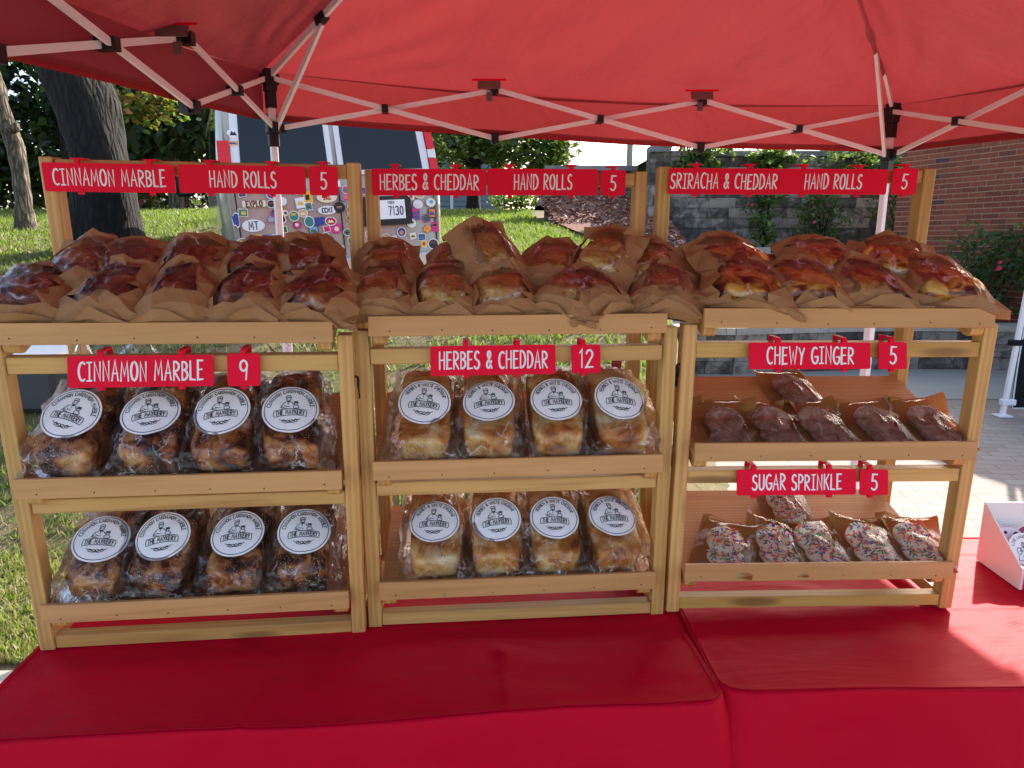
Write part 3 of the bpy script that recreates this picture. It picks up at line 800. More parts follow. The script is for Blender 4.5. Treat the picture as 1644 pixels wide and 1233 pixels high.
# the right stand stands on a second cloth layer
ST[2]['dz'] = .006; 
def smat(s): return T(s['x'], s['y'], .74 + s['dz']) @ rz(s['a']) @ ry(-s['ro']) @ rx(s['lean'])
TRAY = {'top': (-.0230, .592, R(20.85), .290), 'mid': (-.028, .324, R(17.4), .305), 'low': (-.017, .074, R(12.5), .300)}
def tmat(s, k):
    y0, z0, a, _ = TRAY[k]; dz = {'top': s['dt'], 'mid': s['dm'], 'low': s['dl']}[k]
    return smat(s) @ T(0, y0, z0 + dz) @ rx(a)
for si, s in enumerate(ST):
    lab = {0: 'left pine display stand holding dark cinnamon loaves', 1: 'middle pine display stand holding golden herb loaves', 2: 'right pine display stand holding cookies, partly greenish timber'}[si]
    st = empty('display_stand', smat(s), lab, 'display stand', 'wooden tabletop display stands')
    rs = random.Random(si * 7 + 1)
    green = (.86, .9, .72, 1)
    def col(o, c=None):
        k = rs.uniform(.93, 1.05); o.color = c or (k, k * rs.uniform(.97, 1.01), k * rs.uniform(.94, 1.0), 1); return o
    hx = W / 2
    for sg in (-1, 1):
        x0, x1 = (-hx, -hx + .026) if sg < 0 else (hx - .026, hx)
        g = MB(); g.bbox(x0, x1, 0, .032, 0, HF, .0015); col(g.build('front_post', wood_z, st))
        g = MB(); g.bbox(x0, x1, DB, DB + .036, 0, HT, .002); col(g.build('rear_post', wood_z, st), green if si == 2 else None)
        # side rungs tie front to rear
        for zz in (.004, .30):
            g = MB(); xa, xb = (x0 + .004, x0 + .022); g.bbox(xa, xb, .0325, DB - .0005, zz, zz + .026, .001); col(g.build('side_rail', wood_y, st))
    for nme, za, zb, ya, yb in (('rail', .533, .562, .004, .030), ('rail', .276, .303, .004, .030), ('rail', .001, .026, .004, .030), ('rail', HT - .031, HT - .004, DB + .004, DB + .032)):
        g = MB(); g.bbox(-hx + .0265, hx - .0265, ya, yb, za + (s['dm'] * .25 if za < .4 else 0), zb + (s['dm'] * .25 if za < .4 else 0), .0015)
        col(g.build(nme, wood_x, st), (.9, .9, .68, 1) if si == 2 and za in (.533, .001) else None)
    for k in ('top', 'mid', 'low'):
        y0, z0, a, dl = TRAY[k]; dz = {'top': s['dt'], 'mid': s['dm'], 'low': s['dl']}[k]
        wl_ = .5419 if k == 'top' else .5478
        g = MB(); g.box(-wl_ / 2 + .002, wl_ / 2 - .002, .003, dl, .0, .006)
        tr_ = g.build('tray', ply, st, mw=T(0, y0, z0 + dz) @ rx(a)); col(tr_)
        g = MB(); g.bbox(-wl_ / 2, wl_ / 2, -.0065, .0025, -.003, .033, .001)
        for q in np.linspace(-.44, .44, 6): g.disc((q * wl_ + rs.uniform(-.006, .006), 0, 0), .0016, 8, 1, fn=lambda x, y, z, zz=rs.uniform(.004, .008): (x, -.0068, y + zz))
        tilt = {'top': -.22, 'mid': 0, 'low': 0}[k]
        lp = g.build('lip', [ply, nail], tr_, mw=rx(-a - .06 + tilt * .4)); col(lp)
        for sg in (-1, 1):
            xc = sg * (wl_ / 2 - .018); g = MB()
            prof = [(.24, -.003), (.24, -.031)] + [(.022 + .014 * math.cos(R(t)), -.017 + .014 * math.sin(R(t))) for t in (270, 235, 200, 165, 130, 95)]
            n = len(prof); b = len(g.v)
            for xx in (xc - .012, xc + .012): g.v += [(xx, y, z) for y, z in prof]
            g.f.append(tuple(b + i for i in range(n))); g.f.append(tuple(b + n + i for i in reversed(range(n))))
            for i in range(n): g.f.append((b + i, b + n + i, b + n + (i + 1) % n, b + (i + 1) % n))
            g.m += [0] * (n + 2); g.sm += [False] * (n + 2)
            g.disc((0, 0, 0), .004, 10, 1, fn=lambda x, y, z: (xc - sg * .0123, .03 + x, -.017 + y))
            col(g.build('cleat', [wood_y, steel], tr_))
    # hook and eye on the post sides
    for sg in ((1,) if si == 0 else (-1, 1) if si == 1 else (-1,)):
        g = MB(); xx = sg * (hx + .006)
        g.tube([(xx, .012 + .006 * math.cos(t), .508 + .009 * math.sin(t)) for t in np.linspace(0, 6.28, 13)], .0018, 6, cap=False)
        g.tube([(sg * hx, .012, .52), (xx, .012, .518)], .002, 6); g.tube([(xx, .012, .5), (xx + sg * .001, .013, .478)], .0016, 6)
        g.build('latch_hook', metal_dark, st)

# ------------------------------------------------------------------ red signs
def sign(s, x0, x1, zt, zb, yf, txt, label, group, tilt, hooks, arm, th, tx=0, wide=1.0, seed=0, lw=.0033, fit=None):
    """panel hung on a rail; origin at the middle of the panel's top edge"""
    wd, ht = x1 - x0, zt - zb
    e = empty('sign', smat(s) @ T((x0 + x1) / 2, yf, zt) @ rx(tilt), label, 'sign', group)
    g = MB(); r = .004; pl = []
    for (cx, cz, a0) in ((wd/2 - r, -r, 90), (wd/2 - r, -ht + r, 0), (-wd/2 + r, -ht + r, -90), (-wd/2 + r, -r, 180)):
        for i in range(4): a = R(a0 - 30 * i); pl.append((cx + r * math.cos(a), cz + r * math.sin(a)))
    n = len(pl); b = len(g.v)
    g.v += [(x, -.0035, z) for x, z in pl] + [(x, 0, z) for x, z in pl]
    g.f.append(tuple(b + i for i in range(n))); g.f.append(tuple(b + n + i for i in reversed(range(n))))
    for i in range(n): g.f.append((b + i, b + n + i, b + n + (i + 1) % n, b + (i + 1) % n))
    g.m += [0] * (n + 2); g.sm += [False] * (n + 2)
    g.build('panel', red_plastic, e)
    for hxx in hooks:
        g = MB(); x = hxx
        g.box(x - .0045, x + .0045, -.0052, .002, -.004, .006)
        Mh = rx(-tilt)
        if arm: g.box(x - .005, x + .005, .0, .034, .0062, .0092, 0, Mh); g.box(x - .005, x + .005, .0315, .034, -.012, .006, 0, Mh)
        else: g.box(x - .011, x + .011, -.004, .03, .0065, .009, 0, Mh)
        g.build('hook', red_plastic, e)
        g = MB(); g.box(x - .0045, x + .0045, -.0052, .002, -ht - .005, -ht + .003); g.build('clip', red_plastic, e)
    rn = random.Random(seed); th *= 1.13; ls, tw = text_lines(txt, th, 1, .22, .03, rn)
    if fit: ls = [[(px * fit * wd / tw, py) for px, py in L] for L in ls]
    else: ls = [[(px * .9, py) for px, py in L] for L in ls]
    ls = [[(px + tx, py - ht / 2 - th / 2) for px, py in L] for L in ls]
    g = MB(); g.strokes(ls, lw, fn=lambda x, y, z: (x, -.0039 - z, y), dz=1.2e-5)
    for L in ls: pass
    g.build('lettering', white_ink, e)
    return e
FIT = {'CINNAMON MARBLE': .85, 'HAND ROLLS': .52, 'HERBES & CHEDDAR': .86, 'SRIRACHA & CHEDDAR': .965, 'CHEWY GINGER': .71, 'SUGAR SPRINKLE': .745}
GR_T, GR_M = 'red signs on the top rails', 'red signs hung on the front rails'
mt = -R(13)
YM, YT = -.004, .2425
for (si, x0, x1, zt, zb, txt, lab, hk, tx, wd, th) in (
    (0, -.287, -.050, .886, .833, 'CINNAMON MARBLE', 'wide red sign reading CINNAMON MARBLE on top rail of left stand', (-.055, .075), 0, .86, .026),
    (0, -.042, .196, .887, .834, 'HAND ROLLS', 'wide red HAND ROLLS sign on top rail of left stand', (-.06, .055), .0, .86, .026),
    (0, .203, .258, .888, .833, '5', 'small red price sign 5 beside HAND ROLLS on left stand', (0,), 0, .8, .026),
    (1, -.283, -.0475, .898, .845, 'HERBES & CHEDDAR', 'wide red HERBES & CHEDDAR sign on top rail of middle stand', (-.07, .055), 0, .86, .026),
    (1, -.0445, .1885, .8995, .846, 'HAND ROLLS', 'wide red HAND ROLLS sign on top rail of middle stand', (-.07, .06), 0, .86, .026),
    (1, .195, .248, .898, .846, '5', 'small red price sign 5 beside HAND ROLLS on middle stand', (0,), 0, .8, .026),
    (2, -.283, -.049, .893, .840, 'SRIRACHA & CHEDDAR', 'wide red SRIRACHA & CHEDDAR sign on top rail of right stand', (-.06, .055), 0, .86, .026),
    (2, -.0485, .1855, .893, .841, 'HAND ROLLS', 'wide red HAND ROLLS sign on top rail of right stand', (-.065, .055), 0, .86, .026),
    (2, .196, .2495, .895, .8415, '5', 'small red price sign 5 beside HAND ROLLS on right stand', (0,), 0, .8, .026)):
    sign(ST[si], x0, x1, zt, zb, YT, txt, lab, GR_T, 0, hk, False, th, tx, wd, si * 31 + len(txt), .0033, FIT.get(txt))
for (si, x0, x1, zt, zb, txt, lab, hk, wd, th) in (
    (0, -.169, .066, .5655, .512, 'CINNAMON MARBLE', 'red CINNAMON MARBLE sign on front rail of left stand above the loaves', (-.065, .065), .92, .028),
    (0, .089, .143, .567, .511, '9', 'red price sign 9 on front rail of left stand', (0,), .8, .028),
    (1, -.163, .067, .567, .5125, 'HERBES & CHEDDAR', 'red HERBES & CHEDDAR sign on front rail of middle stand above the loaves', (-.05, .045), .84, .027),
    (1, .097, .151, .566, .513, '12', 'red price sign 12 on front rail of middle stand', (-.005,), .9, .028),
    (2, -.177, .053, .5635, .5135, 'CHEWY GINGER', 'red CHEWY GINGER sign on upper front rail of right stand', (-.06, .065), .86, .027),
    (2, .069, .1225, .564, .513, '5', 'red price sign 5 beside the CHEWY GINGER sign', (-.002,), .8, .027),
    (2, -.180, .0555, .312, .2615, 'SUGAR SPRINKLE', 'red SUGAR SPRINKLE sign on lower front rail of right stand', (-.085, .065), .86, .026),
    (2, .064, .12, .3105, .26, '5', 'red price sign 5 beside the SUGAR SPRINKLE sign', (-.008,), .8, .026)):
    sign(ST[si], x0, x1, zt, zb, YM, txt, lab, GR_M, mt, hk, True, th, 0, wd, si * 17 + len(txt), .0036, FIT.get(txt))

# ------------------------------------------------------------------ bagged loaves
def sphere_dirs(n):
    """unit cube surface grid -> list of (dir, quads)"""
    V, F, idx = [], [], {}
    def vid(p):
        k = tuple(round(c, 6) for c in p)
        if k not in idx: idx[k] = len(V); V.append(Vector(p))
        return idx[k]
    L = [-1 + 2 * i / n for i in range(n + 1)]
    for ax in range(3):
        for sg in (-1, 1):
            for i in range(n):
                for j in range(n):
                    q = []
                    for a, b in ((i, j), (i+1, j), (i+1, j+1), (i, j+1)):
                        p = [0, 0, 0]; p[ax] = sg; p[(ax+1) % 3] = L[a]; p[(ax+2) % 3] = L[b]; q.append(vid(p))
                    F.append(tuple(q if sg > 0 else reversed(q)))
    return V, F
def superpt(d, a, b, c, ex):
    d = d.normalized()
    k = (abs(d.x / a) ** ex + abs(d.y / b) ** ex + abs(d.z / c) ** ex) ** (-1 / ex)
    return d * k
D24 = sphere_dirs(26); D16 = sphere_dirs(14)
LA, LB, LC = .048, .098, .047                     # loaf half sizes
def wedge(t): return .60 + .42 * sstep(-1.05, .4, t)
def loaf_mesh(seed, mat, parent):
    g = MB(); rr = random.Random(seed); V, F = D16
    for d in V:
        q = Vector((d.x, d.y * 1.6, d.z))
        p = superpt(q, LA, LB, LC, 8)
        if p.z > 0:                                # domed crown that overhangs the tin line
            t = p.z / LC; p.z += .010 * t * (1 - (p.x / LA) ** 2) * (1 - .5 * (p.y / LB) ** 2); p.x *= 1 + .05 * t
        else: p.x *= .95
        p.z = -LC + (p.z + LC) * wedge(p.y / LB)
        nn = .003 * nz(p.x * 30 + seed, p.y * 24, p.z * 30) + .002 * nz(p.x * 90, p.y * 90 + seed, p.z * 90)
        p += d.normalized() * nn
        g.v.append((p.x, p.y + LB + .006, p.z + LC + .0015))
    g.f = [f for f in F]; g.m = [0] * len(F); g.sm = [True] * len(F)
    return g.build('loaf', mat, parent)
def bag_top(x, y):                                 # smooth top of the bag, used by bag and sticker
    yy = (y - LB - .006) / (LB + .012); xx = x / (LA + .009)
    k = max(0, 1 - abs(xx) ** 6.5 - abs(yy) ** 6.5) ** (1 / 6.5)
    z = LC * 2 + .001
    return ((LC + .004) * k + .012 * k * (1 - xx * xx) * (1 - .5 * yy * yy) + LC) * wedge(yy) + .0015
LAB_Y = .072
def bag_mesh(seed, parent):
    g = MB(); V, F = D24; rr = random.Random(seed * 3 + 1)
    lean = rr.uniform(-.02, .02)
    for d in V:
        q = Vector((d.x, d.y * 1.7, d.z))
        p = superpt(q, LA + .009, LB + .012, LC + .004, 6.5)
        if p.z > 0:
            t = p.z / (LC + .004); p.z += .012 * t * (1 - (p.x / (LA + .009)) ** 2) * (1 - .5 * (p.y / (LB + .012)) ** 2)
        p.z = -LC + (p.z + LC) * wedge(p.y / (LB + .012)); yy = p.y / LB
        cal = sstep(.03, .058, math.hypot(p.x, p.y + LB - LAB_Y)) if p.z > 0 else 1
        rid = 1 - 2 * abs(nz(p.x * 26 + seed, p.y * 12, p.z * 26 + seed))
        rid2 = 1 - 2 * abs(nz(p.x * 60 + seed, p.y * 34, p.z * 60))
        side = 1 + 1.6 * sstep(.6, 1, abs(p.x) / LA)
        p += Vector((d.x, d.y, d.z)).normalized() * (.0065 * rid * side + .0028 * rid2) * cal * .9
        # loose front corners and side pleats
        if p.z < 0:
            k = sstep(0, 1, -p.z / LC); p.x *= 1 + .20 * k * sstep(.2, 1, abs(yy)) + .10 * k; p.y -= .006 * k * (1 if yy < -.5 else 0)
        # gathered neck at the back
        if yy > .55:
            k = sstep(.55, 1.15, yy); p.x *= 1 - .45 * k; p.z = lerp(p.z, .022, .55 * k); p.y += .018 * k
        p.x += lean * (p.z + LC)
        g.v.append((p.x, p.y + LB + .006, max(.0008, p.z + LC + .0015)))
    g.f = [f for f in F]; g.m = [0] * len(F); g.sm = [False] * len(F)
    # the flared tail above the tie
    ty, tz = 2 * LB + .02, LC + .052
    def tail(u, v):
        a = lerp(-1.25, 1.25, u); r = lerp(.008, .066, v ** .8)
        w_ = 1 + .28 * nz(u * 9, v * 3, seed) ; f = .016 * v * math.sin(u * 34 + seed) + .010 * v * nz(u * 14, v * 6, seed)
        return (math.sin(a) * r * 1.15 * w_ + lean * .05, ty - .012 + math.cos(a) * r * .55 * w_ + f * .6, tz + r * math.cos(a) * .85 * w_ + f)
    g.grid(26, 9, tail)
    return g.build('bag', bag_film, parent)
LABEL_ART = []
def label_art(flavour):
    out = []
    top = arc_text(flavour, .0355, 172 if len(flavour) > 22 else 160, 8 if len(flavour) > 22 else 20, .0072, 1.0)
    thin, bold = [], []
    thin += [[(x, y) for x, y in L] for L in top]
    ring = [(.0462 * math.cos(R(a)), .0462 * math.sin(R(a))) for a in range(0, 361, 6)]
    # banner with the bakery's name, slightly arched
    ls, tw = text_lines('THE MAYKERY', .0088, .82, .17)
    def ar(x, y): return (x, y - .0135 - .6 * 4.5 * x * x * 1.3 + .0015)
    bold += [[ar(x, y) for x, y in L] for L in ls]
    bx = tw / 2 + .003
    for yy in (-.0022, .0110): thin.append([ar(x, yy) for x in np.linspace(-bx, bx, 10)])
    for sg in (-1, 1): thin.append([ar(sg * bx, -.0022), ar(sg * (bx + .001), .0045), ar(sg * bx, .011)])
    # scroll flourish under the banner
    for sg in (-1, 1):
        thin.append([(sg * x, y) for x, y in [(.0185, -.0225), (.0145, -.0252), (.010, -.0238), (.0068, -.0262), (.0035, -.0248)] + arc(.0028, -.0272, .0024, .0024, 90, 380, 8)])
        thin.append([(sg * x, y) for x, y in arc(.0105, -.0275, .003, .0019, 20, 340, 8)])
    thin.append([(-.008, -.0312), (0, -.030), (.008, -.0312)])
    # a baker in a cap with a small helper, behind a counter
    fig = [arc(-.0035, .0205, .0042, .0050, 0, 360, 12), [(-.0085, .0245), (-.0078, .0285), (-.0005, .0290), (.0012, .0245), (-.0085, .0245)],
           [(-.0062, .0210), (-.0048, .0214)], [(-.0022, .0214), (-.0008, .0210)], [(-.0068, .0180), (-.0045, .0142), (-.0022, .0142), (.0, .0180)], [(-.0055, .0172), (-.0035, .0178), (-.0015, .0172)],
           [(-.0062, .0150), (-.0120, .0125), (-.0160, .0060), (-.0150, .0010), (-.0060, .0002)], [(-.0010, .0150), (.0035, .0125), (.0052, .0085)], [(-.0110, .0075), (-.0078, .0045), (-.0010, .0040)], [(-.0040, .0140), (-.0040, .0085)],
           [(-.0185, .0018), (-.0150, .0042), (-.0100, .0030)],
           arc(.0098, .0098, .0031, .0034, 0, 360, 10), [(.0062, .0118), (.0072, .0146), (.0126, .0146), (.0134, .0118), (.0062, .0118)], [(.0086, .0104), (.0090, .0104)], [(.0106, .0104), (.0110, .0104)],
           [(.0078, .0068), (.0050, .0040), (.0060, .0006)], [(.0120, .0068), (.0152, .0036), (.0150, .0004), (.0060, -.0004)]]
    return thin + fig, bold, ring
def label_surf(k1=2.3, k2=2.0, seed=0):
    def F(u, v, z=0.0):
        wv = .0022 * nz(u * 38 + seed, v * 38, seed) * sstep(.0, .03, math.hypot(u, v))
        return (u, v, -k1 * u * u - k2 * v * v * .5 + wv + z)
    return F
def make_label(flavour, seed, parent, mw):
    F = label_surf(seed=seed); g = MB(); rings, seg = 8, 40
    g.v.append(F(0, 0)); 
    for r in range(1, rings + 1):
        for i in range(seg):
            a = 2 * math.pi * i / seg; q = .0505 * r / rings; g.v.append(F(q * math.cos(a), q * math.sin(a)))
    for i in range(seg): g.f.append((0, 1 + i, 1 + (i + 1) % seg))
    for r in range(rings - 1):
        for i in range(seg):
            j = (i + 1) % seg; g.f.append((1 + r*seg + i, 1 + (r+1)*seg + i, 1 + (r+1)*seg + j, 1 + r*seg + j))
    g.m = [0] * len(g.f); g.sm = [True] * len(g.f)
    lb = g.build('label', paper_white, parent, mw=mw)
    thin, bold, ring = label_art(flavour)
    g = MB(); g.strokes(thin, .00135, fn=F, z0=.0004, dz=4e-6); g.strokes([ring], .0014, fn=F, z0=.00035); g.strokes(bold, .0017, fn=F, z0=.0006, dz=4e-6)
    g.build('artwork', black_ink, lb)
    return lb
def red_tag(parent, mw):
    g = MB(); g.bbox(-.011, .011, -.001, .001, 0, .024, .0008)
    for L in ([(-.006, .008), (-.006, .018), (.006, .018), (.006, .008), (0, .004), (-.006, .008)], [(-.003, .013), (-.001, .013)], [(.001, .013), (.003, .013)], [(-.002, .008), (.002, .008)]):
        pass
    t = g.build('bag_tag', red_tagm, parent, mw=mw)
    g = MB(); g.strokes([[(-.006, .008), (-.006, .019), (.006, .019), (.006, .008), (0, .004), (-.006, .008)], [(-.007, .0155), (.007, .0155)], [(-.0035, .012), (-.0015, .012)], [(.0015, .012), (.0035, .012)], [(-.002, .008), (.002, .008)]], .0011, fn=lambda x, y, z: (x, -.0012 - z, y))
    g.build('emblem', simple('tag_print', hexc(226, 120, 128), .6), t)
red_tagm = simple('red_tag_card', hexc(178, 18, 40), .5)
LOAVES = {(0, 'mid'): [(-.208, 9, -14), (-.070, 4, 12), (.056, 0, 4), (.183, -6, 0)], (0, 'low'): [(-.205, 16, 8), (-.088, 8, 12), (.052, 6, 4), (.182, 2, 4)],
          (1, 'mid'): [(-.180, 2, -6), (-.058, 4, 6), (.078, -1, 0), (.208, -6, -4)], (1, 'low'): [(-.165, -2, -6), (-.042, 2, 6), (.080, 0, -4), (.208, -8, 0)]}
ORD = ['leftmost', 'second from left', 'third from left', 'rightmost']
li = 0
for (si, k), L in LOAVES.items():
    s = ST[si]; fl = 'CINNAMON CARDAMOM MARBLE' if si == 0 else 'HERBES & WHITE CHEDDAR'
    for i, (x, yaw, roll) in enumerate(L):
        li += 1
        lab = '%s clear-bagged %s loaf on the %s shelf of the %s stand' % (ORD[i], 'dark cinnamon' if si == 0 else 'golden herb', 'upper' if k == 'mid' else 'lower', s['name'])
        sclx = 1.0 if si == 0 else .98
        e = empty('bagged_loaf', tmat(s, k) @ T(x, .030, .0065) @ rz(R(yaw * -.6)), lab, 'bread loaf', 'clear bagged loaves with round white labels')
        loaf_mesh(li * 13, cin_loaf if si == 0 else herb_loaf, e)
        bag_mesh(li * 7, e)
        dzdy = (bag_top(0, LAB_Y + .02) - bag_top(0, LAB_Y - .02)) / .04
        make_label(fl, li, e, T(0, LAB_Y, bag_top(0, LAB_Y) + .0062) @ rx(math.atan(dzdy) - .05 + .07 * math.sin(li * 2.3)) @ ry(R(roll * .3) + .10 * math.sin(li * 1.7)) @ rz(R(roll)))
        if (si, k, i) in ((0, 'mid', 0), (0, 'mid', 2), (0, 'mid', 3), (0, 'low', 0), (1, 'mid', 0), (1, 'mid', 3)):
            red_tag(e, T(.02 if i != 3 else .03, 2 * LB + .01, LC * 2 - .012) @ rz(R(-8)) @ rx(R(-12)))

# ------------------------------------------------------------------ hand rolls in windowed paper bags
def roll_mesh(seed, mat, parent, kind, w_, l_, h_):
    g = MB(); V, F = D16
    for d in V:
        q = superpt(d, w_, l_, h_, 2.6)
        sw = 0
        if kind == 0:   # spiral bun
            a = math.atan2(q.y / l_, q.x / w_); r = math.hypot(q.x / w_, q.y / l_); sw = .004 * math.sin(r * 13 + a) if q.z > 0 else 0
        elif kind == 2: sw = .003 * math.sin(q.x * 160 + 2 * nz(q.x * 30, q.y * 30, seed))
        q += d.normalized() * (sw + .006 * nz(q.x * 32 + seed, q.y * 32, q.z * 32) + .0025 * nz(q.x * 90, q.y * 90, seed))
        g.v.append((q.x, q.y + .074, q.z + h_ + .004))
    g.f = list(F); g.m = [0] * len(F); g.sm = [True] * len(F)
    return g.build('roll', mat, parent)
def roll_bag(seed, kind, parent):
    rr = random.Random(seed); mat = (cin_roll, herb_roll, sri_roll)[kind]
    wd = .136 if kind < 2 else .150; h = .078 if kind < 2 else .070
    hood = rr.uniform(.012, .032); ap = rr.uniform(.47, .56) if kind < 2 else rr.uniform(.40, .48)
    roll_mesh(seed, mat, parent, kind, wd * .385, .058, h * .415)
    vk = [0, .12, .26, .40, .52, .68, .84, 1.0]
    yk = [0, -.006, -.001, .012, .036, .078, .120, .152]
    zk = [.003, .024, .046, .064, .075, .080, .072, .056]
    sk = rr.uniform(-.22, .22)
    def P(u, v, jit=1.0):
        a = 2 * u - 1; y = float(np.interp(v, vk, yk)); z = float(np.interp(v, vk, zk)) * h / .076
        z += hood * sstep(.78, 1, v) * (1 - a * a)
        wl2 = wd / 2 * (1 + .10 * sstep(.5, 0, v) * abs(a) ** 3 - .08 * sstep(.6, 1, v))
        f = max(0, 1 - abs(a) ** 3.0) ** .75
        edge = abs(a) ** 6
        zz = .003 + (z - .003) * f + edge * (.010 + .012 * nz(seed, v * 7, a))
        x = wl2 * a + sk * .05 * (v - .3)
        n1 = nz(a * 3.1 + seed, v * 4.2, seed * .7); n2 = nz(a * 6.5 + seed, v * 8, 3)
        j = (1 - .0) * jit
        return Vector((x + .004 * n2 * j, y + (.010 * n1 + .004 * n2) * j * sstep(0, .1, v), max(.001, zz + (.009 * n1 + .006 * n2) * j * sstep(0, .12, v))))
    NU, NV = 8, 9
    cor = {}
    def Q(i, j):
        """coarse crumpled paper vertex"""
        if (i, j) not in cor:
            u, v = i / (NU - 1), j / (NV - 1); a = 2 * u - 1; p = P(min(1, max(0, u + rr.uniform(-.035, .035) * (0 < i < NU - 1))), min(1, max(0, v + rr.uniform(-.03, .03) * (0 < j < NV - 1))), .6)
            k = 1 if 0 < i < NU - 1 else .5
            p += Vector((rr.uniform(-.004, .004), rr.uniform(-.005, .003), rr.uniform(-.002, .005))) * k
            if abs(a) == 1:
                p.x += a * rr.uniform(0, .012); p.z += rr.uniform(0, .014) + .022 * sstep(.7, 1, v) * rr.random() + .004
            if j == 0: p.z = rr.uniform(.001, .012); p.y = rr.uniform(-.008, .003)
            if j == NV - 1: p.z += rr.uniform(-.004, .012)
            cor[(i, j)] = p
        return cor[(i, j)]
    ph = rr.uniform(0, 6.28); skew = rr.uniform(-.18, .18)
    def in_film(a, v):
        return abs(a - skew * .3) < .56 + .10 * math.sin(v * 4 + ph) and v > ap - .10 + .10 * math.sin(a * 2.2 + ph) + skew * a and v < .84
    g = MB()
    for j in range(NV - 1):
        for i in range(NU - 1):
            c4 = [(i, j), (i + 1, j), (i + 1, j + 1), (i, j + 1)]
            tris = [(0, 1, 2), (0, 2, 3)] if rr.random() < .5 else [(0, 1, 3), (1, 2, 3)]
            for t in tris:
                ca = sum(2 * c4[k][0] / (NU - 1) - 1 for k in t) / 3; cv = sum(c4[k][1] / (NV - 1) for k in t) / 3
                if not in_film(ca, cv): g.face([Q(*c4[k]) for k in t])
    for i in range(NU - 1):
        q0, q1 = Q(i, NV - 1), Q(i + 1, NV - 1); g.face([q0, q1, Vector((q1.x * .9, .153, .003)), Vector((q0.x * .9, .153, .003))])
    g.grid(5, 5, lambda u, v: (lerp(-wd/2, wd/2, u), lerp(0.004, .15, v), .0012 + .003 * abs(2*u-1)), smooth=False)
    # folded-over flap and pointed corner pleats at the front
    fx = rr.uniform(-.02, .02); fl = rr.uniform(.26, .40); tip = rr.uniform(-.5, .5); FP = {}
    for jj in range(3):
        for ii in range(5):
            u, v = ii / 4, jj / 2; a = 2 * u - 1
            p = P(lerp(.1, .9, u) + fx, lerp(.02, fl * (1 - .6 * abs(a - tip)), v), .6) + Vector((rr.uniform(-.003, .003), -.005 - .003 * v, .005 + rr.uniform(0, .006) * v)); FP[(ii, jj)] = p
    for jj in range(2):
        for ii in range(4):
            q = [FP[(ii, jj)], FP[(ii+1, jj)], FP[(ii+1, jj+1)], FP[(ii, jj+1)]]; g.face([q[0], q[1], q[2]]); g.face([q[0], q[2], q[3]])
    for sg in (-1, 1):
        b_ = Vector((sg * wd * .44, .004, .004)); t = Vector((sg * wd * rr.uniform(.56, .66), rr.uniform(-.006, .012), rr.uniform(.008, .04))); q = Vector((sg * wd * .52, .05, .026)); r2 = Vector((sg * wd * .34, -.004, .030))
        g.face([b_, t, r2] if sg > 0 else [b_, r2, t]); g.face([t, q, r2] if sg > 0 else [t, r2, q])
    g.build('paper_bag', kraft_paper, parent)
    g = MB(); g.grid(33, 30, lambda u, v: P(lerp(.16, .84, u), lerp(ap - .10, .92, v), .35) + Vector((0, 0, .0022 - .006 * sstep(.12, 0, v) + .0022 * nz(u * 11, v * 9, seed) + .0012 * nz(u * 30, v * 20, seed) - .006 * sstep(.7, 1, abs(2*u-1)) - .006 * sstep(.25, 0, v))), smooth=True)
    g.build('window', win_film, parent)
ROLLS = {0: ([(-.236, 0, 10), (-.117, 0, -6), (.006, 0, 6), (.118, 0, -4), (.228, .0, -10)], [(-.200, .118, -8), (-.087, .122, 20), (.004, .122, 8), (.102, .124, -6), (.220, .122, 12)]),
         1: ([(-.252, 0, 4), (-.138, 0, -2), (-.026, 0, 2), (.070, -.002, -26), (.166, 0, 22), (.272, 0, -16)], [(-.246, .12, 4), (-.130, .124, -10), (-.022, .135, 24), (.066, .124, -10), (.152, .13, -34), (.256, .124, -18)]),
         2: ([(-.184, 0, -16), (-.064, 0, -10), (.062, 0, -6), (.205, 0, -12)], [(-.150, .118, 10), (.020, .118, 4), (.150, .12, -14)])}
NAMES = ['first', 'second', 'third', 'fourth', 'fifth', 'sixth']
KN = ['cinnamon', 'golden herb', 'orange-browned cheddar']
protos = {}
for si, (fr, bk) in ROLLS.items():
    s = ST[si]
    for row, L in (('front', fr), ('back', bk)):
        for i, (x, y, yaw) in enumerate(L):
            pk = (si, (i + (3 if row == 'back' else 0)) % 6)
            lab = '%s paper-bagged %s roll from left, %s row on top of %s stand' % (NAMES[i], KN[si], row, s['name'])
            ex = 0; sx = 1.0
            if (si, row, i) == (1, 'back', 2): ex = R(22)
            if (si, row, i) == (1, 'back', 4): ex = R(14)
            if si == 2: sx = 1.04
            sq = .98 if si == 1 else 1.06
            mw = tmat(s, 'top') @ T(x, y + (.030 if row == 'front' else .012), .0065 + (.006 if row == 'back' else 0)) @ rz(R(yaw)) @ rx(ex + (R(4) if row == 'back' else 0)) @ sc3(sq * sx, .97, (.76 if si < 2 else .80) * (.86 if row == 'back' and not ex else 1))
            if pk not in protos:
                e = empty('bagged_roll', mw, lab, 'hand roll', 'paper bagged hand rolls on the top trays'); protos[pk] = e
                roll_bag(pk[0] * 41 + pk[1] * 7 + 3, si, e)
            else:
                e = copy_tree(protos[pk]); e.matrix_basis = mw; e['label'] = lab

